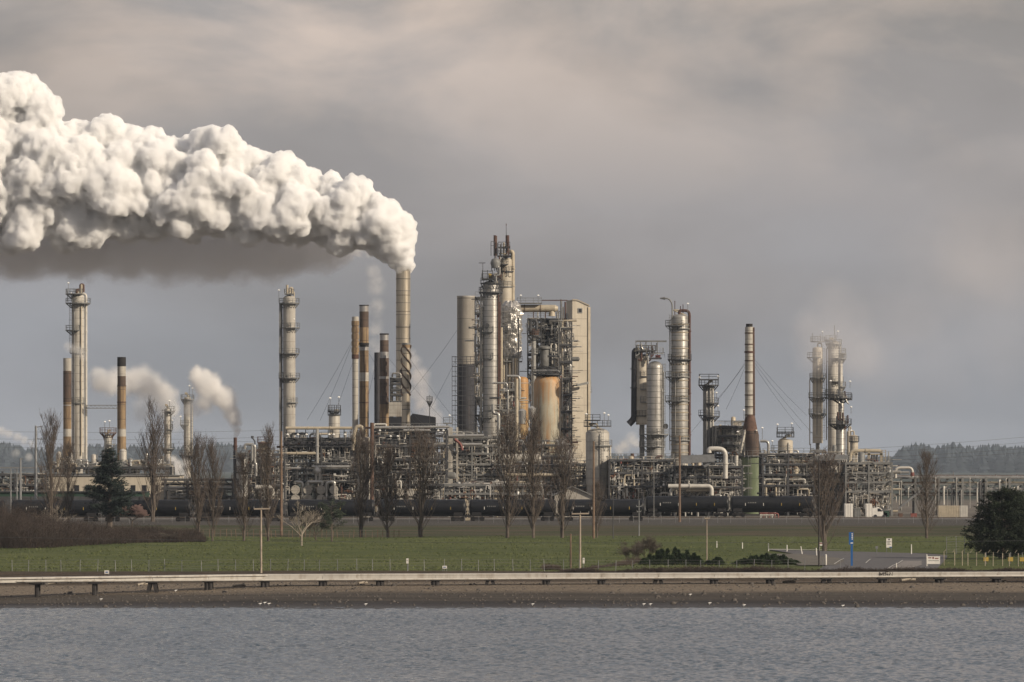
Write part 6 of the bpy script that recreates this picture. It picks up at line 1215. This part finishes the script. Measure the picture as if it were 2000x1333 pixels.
# ---------------------------------------------------------------- steam
def vol_mat(name, dens, col=(.97, .965, .96), aniso=.0):
    m = bpy.data.materials.new(name); m.use_nodes = True; t = m.node_tree; t.nodes.clear()
    v = N(t, 'ShaderNodeVolumePrincipled'); v.inputs['Color'].default_value = (*col, 1); v.inputs['Density'].default_value = dens; v.inputs['Anisotropy'].default_value = aniso
    o = N(t, 'ShaderNodeOutputMaterial'); t.links.new(v.outputs[0], o.inputs['Volume'])
    return m, t, v
def blob_mesh(name, balls, voxel, octs, m, parent=None, seed=0):
    """union of balls remeshed into one skin, then pushed out in cauliflower lumps"""
    import bmesh
    bm = bmesh.new()
    for (c, r, sy) in balls:
        mt = Matrix.Translation(c) @ Matrix.Diagonal((1, sy, 1, 1))
        bmesh.ops.create_icosphere(bm, subdivisions=3 if r > 3 else 2, radius=r, matrix=mt)
    me = bpy.data.meshes.new('tmp'); bm.to_mesh(me); bm.free()
    o = bpy.data.objects.new('tmp', me); C.objects.link(o)
    md = o.modifiers.new('r', 'REMESH'); md.mode = 'VOXEL'; md.voxel_size = voxel
    dg = bpy.context.evaluated_depsgraph_get(); me2 = bpy.data.meshes.new_from_object(o.evaluated_get(dg))
    bpy.data.objects.remove(o)
    me2.name = name
    for (size, amp) in octs:
        me2.update(); nrm = [v.normal.copy() for v in me2.vertices]
        for v, nn in zip(me2.vertices, nrm):
            p = v.co / abs(size) + Vector((seed, seed * 1.7, 0))
            if amp < 0: v.co += nn * (noise.noise(p) * -amp * 1.6); continue
            d = noise.voronoi(p)[0][0]
            f = (1 - d * d * 1.5)
            f = max(-.6, f - .35)
            v.co += nn * (f * amp)
    o = bpy.data.objects.new('tmp', me2); C.objects.link(o); md = o.modifiers.new('r', 'REMESH'); md.mode = 'VOXEL'; md.voxel_size = voxel * .8
    dg = bpy.context.evaluated_depsgraph_get(); me3 = bpy.data.meshes.new_from_object(o.evaluated_get(dg)); bpy.data.objects.remove(o); me2 = me3; me2.name = name
    me2.materials.clear(); me2.materials.append(m); me2.update()
    me2.polygons.foreach_set('use_smooth', [True] * len(me2.polygons))
    o = bpy.data.objects.new(name, me2); C.objects.link(o)
    if parent is not None: o.parent = parent; o.location = -parent_loc(parent)
    return o
DP = 1262
path = [(787, 514, 13), (785, 494, 18), (777, 476, 28), (763, 458, 40), (742, 443, 50), (712, 432, 58), (676, 428, 62), (636, 420, 66), (592, 412, 72), (545, 405, 78), (495, 395, 88), (440, 380, 100), (385, 372, 104), (325, 375, 98), (265, 372, 98), (205, 370, 108), (150, 372, 112), (95, 365, 108), (45, 345, 108), (0, 345, 112), (-60, 335, 120), (-130, 325, 130)]
TOPS = [(46, 190, 42), (78, 218, 34), (20, 185, 30), (150, 268, 28), (205, 262, 26), (170, 290, 30), (300, 285, 24), (335, 290, 26), (388, 274, 22), (425, 285, 24), (445, 295, 26), (480, 312, 20), (515, 325, 20), (545, 332, 20), (585, 348, 18), (640, 372, 18), (695, 372, 20), (672, 385, 18), (735, 400, 18), (765, 430, 18), (786, 460, 14), (20, 240, 60), (110, 300, 40), (375, 438, 26), (382, 456, 16), (572, 450, 24), (588, 466, 16), (250, 440, 30), (300, 452, 24), (60, 450, 40), (120, 455, 34), (180, 450, 22), (480, 445, 26), (440, 452, 18), (650, 470, 20), (25, 462, 24)]
rnd = random.Random(11); balls = []
s = DP / FP
for (x, y, r) in path: balls.append((P(x, y, DP), r * s * .84, .85))
for (x, y, r) in TOPS: balls.append((P(x, y, DP - rnd.uniform(-3, 6)), r * s, 1))
for i in range(len(path) - 1):
    (x0, y0, r0), (x1, y1, r1) = path[i], path[i + 1]
    for k in range(14):
        t_ = rnd.random(); x = x0 + (x1 - x0) * t_; y = y0 + (y1 - y0) * t_; r = (r0 + (r1 - r0) * t_)
        a = rnd.uniform(-pi * .3, pi * 1.1); e = rnd.uniform(.0, 1.2)
        cdir = Vector((0, -cos(a) , sin(a)))
        rr = r * rnd.uniform(.12, .4) * (1.0 if sin(a) > -.2 else .7)
        c = P(x, y, DP) + Vector((rnd.uniform(-.3, .3) * r * s, cdir.y * (r - rr * .75) * s * .8, cdir.z * (r - rr * .75) * s))
        balls.append((c, rr * s, 1))
plume = thing('steam_plume', 'huge billowing white steam plume drifting left from the tallest chimney', 'steam plume', P(787, 521, DP))
m, t, v = vol_mat('steam_dense', 1.45, (.998, .998, .998))
blob_mesh('steam_billows', balls, .42, [(14, 3.0), (6.5, -1.3), (4.5, .9), (2.2, .65), (1.6, -.6), (1.1, .5), (.7, -.3)], m, plume, 3)

def soft(name, label, cat, balls, D, dens, seed, nscale=.35, thr=.42, sharp=.16, col=(.985, .98, .975), depth=1.0, step=1.0):
    """A drift of vapour: density falls off softly from the heart of every puff and is torn by noise; real volume inside one closed box"""
    s = D / FP; m = bpy.data.materials.new(name); m.use_nodes = True; t = m.node_tree; t.nodes.clear(); Lk = t.links.new
    g = N(t, 'ShaderNodeNewGeometry'); acc = None; lo = Vector((1e9,) * 3); hi = Vector((-1e9,) * 3); rd = random.Random(seed)
    nz = N(t, 'ShaderNodeTexNoise', i_Scale=nscale * .55, i_Detail=3.0); Lk(g.outputs['Position'], nz.inputs['Vector'])
    wv = N(t, 'ShaderNodeVectorMath', operation='SUBTRACT'); Lk(nz.outputs['Color'], wv.inputs[0]); wv.inputs[1].default_value = (.5, .5, .5)
    amp = sum(b[2] for b in balls) / len(balls) * s * 1.1
    w2 = N(t, 'ShaderNodeVectorMath', operation='MULTIPLY_ADD'); Lk(wv.outputs[0], w2.inputs[0]); w2.inputs[1].default_value = (amp,) * 3; Lk(g.outputs['Position'], w2.inputs[2])
    for (x, y, r, *q) in balls:
        R = r * s; c = P(x, y, D) + Vector((0, rd.uniform(-.3, .3) * R, 0)); k = q[0] if q else 1
        for i in range(3): lo[i] = min(lo[i], c[i] - R * 1.15); hi[i] = max(hi[i], c[i] + R * 1.15)
        d = N(t, 'ShaderNodeVectorMath', operation='DISTANCE'); Lk(w2.outputs[0], d.inputs[0]); d.inputs[1].default_value = c
        mr = N(t, 'ShaderNodeMapRange', interpolation_type='SMOOTHERSTEP'); Lk(d.outputs['Value'], mr.inputs[0]); mr.inputs[1].default_value = R; mr.inputs[2].default_value = R * .15; mr.inputs[4].default_value = k
        if acc is None: acc = mr.outputs[0]
        else: a = N(t, 'ShaderNodeMath', operation='MAXIMUM'); Lk(acc, a.inputs[0]); Lk(mr.outputs[0], a.inputs[1]); acc = a.outputs[0]
    n = N(t, 'ShaderNodeTexNoise', i_Scale=nscale, i_Detail=4.0, i_Roughness=.6); Lk(g.outputs['Position'], n.inputs['Vector'])
    nr = N(t, 'ShaderNodeMapRange'); Lk(n.outputs[0], nr.inputs[0]); nr.inputs[1].default_value = thr - sharp; nr.inputs[2].default_value = thr + sharp
    mu = N(t, 'ShaderNodeMath', operation='MULTIPLY'); Lk(acc, mu.inputs[0]); Lk(nr.outputs[0], mu.inputs[1]); m2 = N(t, 'ShaderNodeMath', operation='MULTIPLY'); Lk(mu.outputs[0], m2.inputs[0]); m2.inputs[1].default_value = dens
    v = N(t, 'ShaderNodeVolumePrincipled'); v.inputs['Color'].default_value = (*col, 1); Lk(m2.outputs[0], v.inputs['Density']); o = N(t, 'ShaderNodeOutputMaterial'); Lk(v.outputs[0], o.inputs['Volume'])
    m.cycles.volume_step_rate = step
    b = MB(); b.box(lo.x, hi.x, lo.y, hi.y, lo.z, hi.z); o = b.build(name, m); o['kind'] = 'thing'; return tag(o, label, cat)
S_ = 'steam_wisp'
soft(S_, 'bright curl of steam rising left from the small rusty chimney', 'steam', [(460, 848, 9, 1), (460, 838, 12), (457, 822, 20), (452, 806, 24), (444, 788, 30), (430, 772, 34), (412, 758, 37), (396, 745, 32), (384, 732, 20), (398, 785, 29, .5), (376, 800, 27, .35)], 1248, 1.2, 3, .5, .38, .18, step=.5)
soft(S_, 'long pale drift of steam passing the black mouthed chimney', 'steam', [(330, 800, 29), (325, 780, 34), (308, 765, 39), (290, 752, 41), (270, 742, 41), (250, 744, 39), (228, 748, 39), (206, 748, 37), (190, 738, 29), (280, 800, 37, .3), (345, 830, 24, .3)], 1262, .6, 5, .4, .40, .2, step=.5)
soft(S_, 'thin grey steam hanging between the spiral chimney and the broad grey one', 'steam', [(862, 842, 22), (845, 822, 30), (830, 795, 34), (820, 765, 34), (814, 735, 32), (808, 705, 26), (800, 685, 20)], 1275, .32, 7, .35, .48, .14, (.93, .91, .91))
soft(S_, 'faint steam climbing left of the tallest metal chimney', 'steam', [(748, 720, 26), (740, 680, 28), (732, 640, 28), (735, 600, 28), (737, 560, 30), (732, 530, 24)], 1285, .2, 9, .35, .48, .14)
soft(S_, 'small white steam puff low between two domed columns', 'steam', [(1242, 866, 16), (1232, 858, 20), (1222, 870, 20), (1208, 878, 16)], 1190, .5, 11, .5, .44, .15)
soft(S_, 'white steam puff low at the left behind the poplars', 'steam', [(354, 925, 18), (346, 912, 20), (338, 900, 14), (362, 905, 14)], 1170, .9, 13, .5, .44, .15)
soft(S_, 'thin steam trail low at the extreme left edge', 'steam', [(62, 868, 12), (48, 862, 14), (34, 855, 15), (18, 846, 16), (0, 842, 16), (30, 885, 12), (55, 893, 12)], 1300, .4, 15, .4, .45, .15)
soft(S_, 'small shreds of steam over the foot of the egg topped vessel', 'steam', [(1120, 905, 18), (1110, 885, 22), (1098, 865, 20)], 1100, .16, 17, .5, .45, .15)
soft(S_, 'steam shred drifting across the middle of the leftmost tall column', 'steam', [(158, 690, 18), (148, 682, 20), (135, 678, 16)], 1210, .3, 19, .5, .46, .15)
soft('fog_bank', 'soft fog swallowing the tops of the pale columns at the right', 'fog', [(1615, 665, 85), (1650, 640, 90), (1590, 640, 70), (1680, 690, 80), (1630, 600, 90, .6)], 1215, .05, 21, .07, .42, .25, (.92, .90, .91))
soft('fog_bank', 'wide faint fog trailing right from the pale columns into the open sky', 'fog', [(1700, 700, 120, .8), (1760, 620, 150), (1850, 540, 180), (1950, 480, 190), (1820, 700, 140, .6), (1950, 640, 180, .7)], 1300, .014, 22, .04, .45, .2, (.94, .90, .89))

def underside():
    """the shadowed, thinning belly of the plume: one long soft tube of vapour, lower and farther than the bright billows"""
    m = bpy.data.materials.new('steam_underside'); m.use_nodes = True; t = m.node_tree; t.nodes.clear(); Lk = t.links.new
    def mth(op, a, b_=None, c_=None):
        n = N(t, 'ShaderNodeMath', operation=op)
        for k, v_ in enumerate((a, b_, c_)):
            if v_ is None: continue
            if isinstance(v_, (int, float)): n.inputs[k].default_value = v_
            else: Lk(v_, n.inputs[k])
        return n.outputs[0]
    g = N(t, 'ShaderNodeNewGeometry'); nz = N(t, 'ShaderNodeTexNoise', i_Scale=.14, i_Detail=5.0, i_Roughness=.65); Lk(g.outputs['Position'], nz.inputs['Vector'])
    wv = N(t, 'ShaderNodeVectorMath', operation='SUBTRACT'); Lk(nz.outputs['Color'], wv.inputs[0]); wv.inputs[1].default_value = (.5, .5, .5)
    w2 = N(t, 'ShaderNodeVectorMath', operation='MULTIPLY_ADD'); Lk(wv.outputs[0], w2.inputs[0]); w2.inputs[1].default_value = (16, 9, 15); Lk(g.outputs['Position'], w2.inputs[2])
    sx = N(t, 'ShaderNodeSeparateXYZ'); Lk(w2.outputs[0], sx.inputs[0]); Du = DP + 13; c = P(400, 480, Du)
    xs1 = X(755, Du); ln = N(t, 'ShaderNodeMapRange'); Lk(sx.outputs[0], ln.inputs[0]); ln.inputs[1].default_value = xs1; ln.inputs[2].default_value = X(560, Du); ln.inputs[3].default_value = .22; ln.inputs[4].default_value = 1
    rz = mth('MULTIPLY', ln.outputs[0], 10.2); zc = mth('MULTIPLY_ADD', ln.outputs[0], -1.2, c.z + 1.2)
    dz = mth('DIVIDE', mth('SUBTRACT', sx.outputs[2], zc), rz); dy = mth('DIVIDE', mth('SUBTRACT', sx.outputs[1], Du), mth('MULTIPLY', rz, 1.05))
    d = mth('SQRT', mth('ADD', mth('MULTIPLY', dz, dz), mth('MULTIPLY', dy, dy)))
    mr = N(t, 'ShaderNodeMapRange', interpolation_type='SMOOTHSTEP'); Lk(d, mr.inputs[0]); mr.inputs[1].default_value = 1; mr.inputs[2].default_value = .45
    xm_ = N(t, 'ShaderNodeMapRange'); Lk(sx.outputs[0], xm_.inputs[0]); xm_.inputs[1].default_value = xs1; xm_.inputs[2].default_value = xs1 - 6
    de = mth('MULTIPLY', mth('MULTIPLY', mr.outputs[0], xm_.outputs[0]), .3)
    v = N(t, 'ShaderNodeVolumePrincipled'); v.inputs['Color'].default_value = (.985, .98, .98, 1); Lk(de, v.inputs['Density']); o = N(t, 'ShaderNodeOutputMaterial'); Lk(v.outputs[0], o.inputs['Volume']); m.cycles.volume_step_rate = .13
    b = MB(); b.box(X(-170, Du), X(790, Du), Du - 15, Du + 15, c.z - 14, c.z + 15); b.build('steam_underside', m, plume)
underside()
# ---------------------------------------------------------------- haze in the air
m, t, v = vol_mat('haze', .00003, (.74, .85, 1.0))
mb = MB(); mb.box(-4600, 4600, -60, 13200, -6, 110)
tag(mb.build('haze', m), kind='stuff')
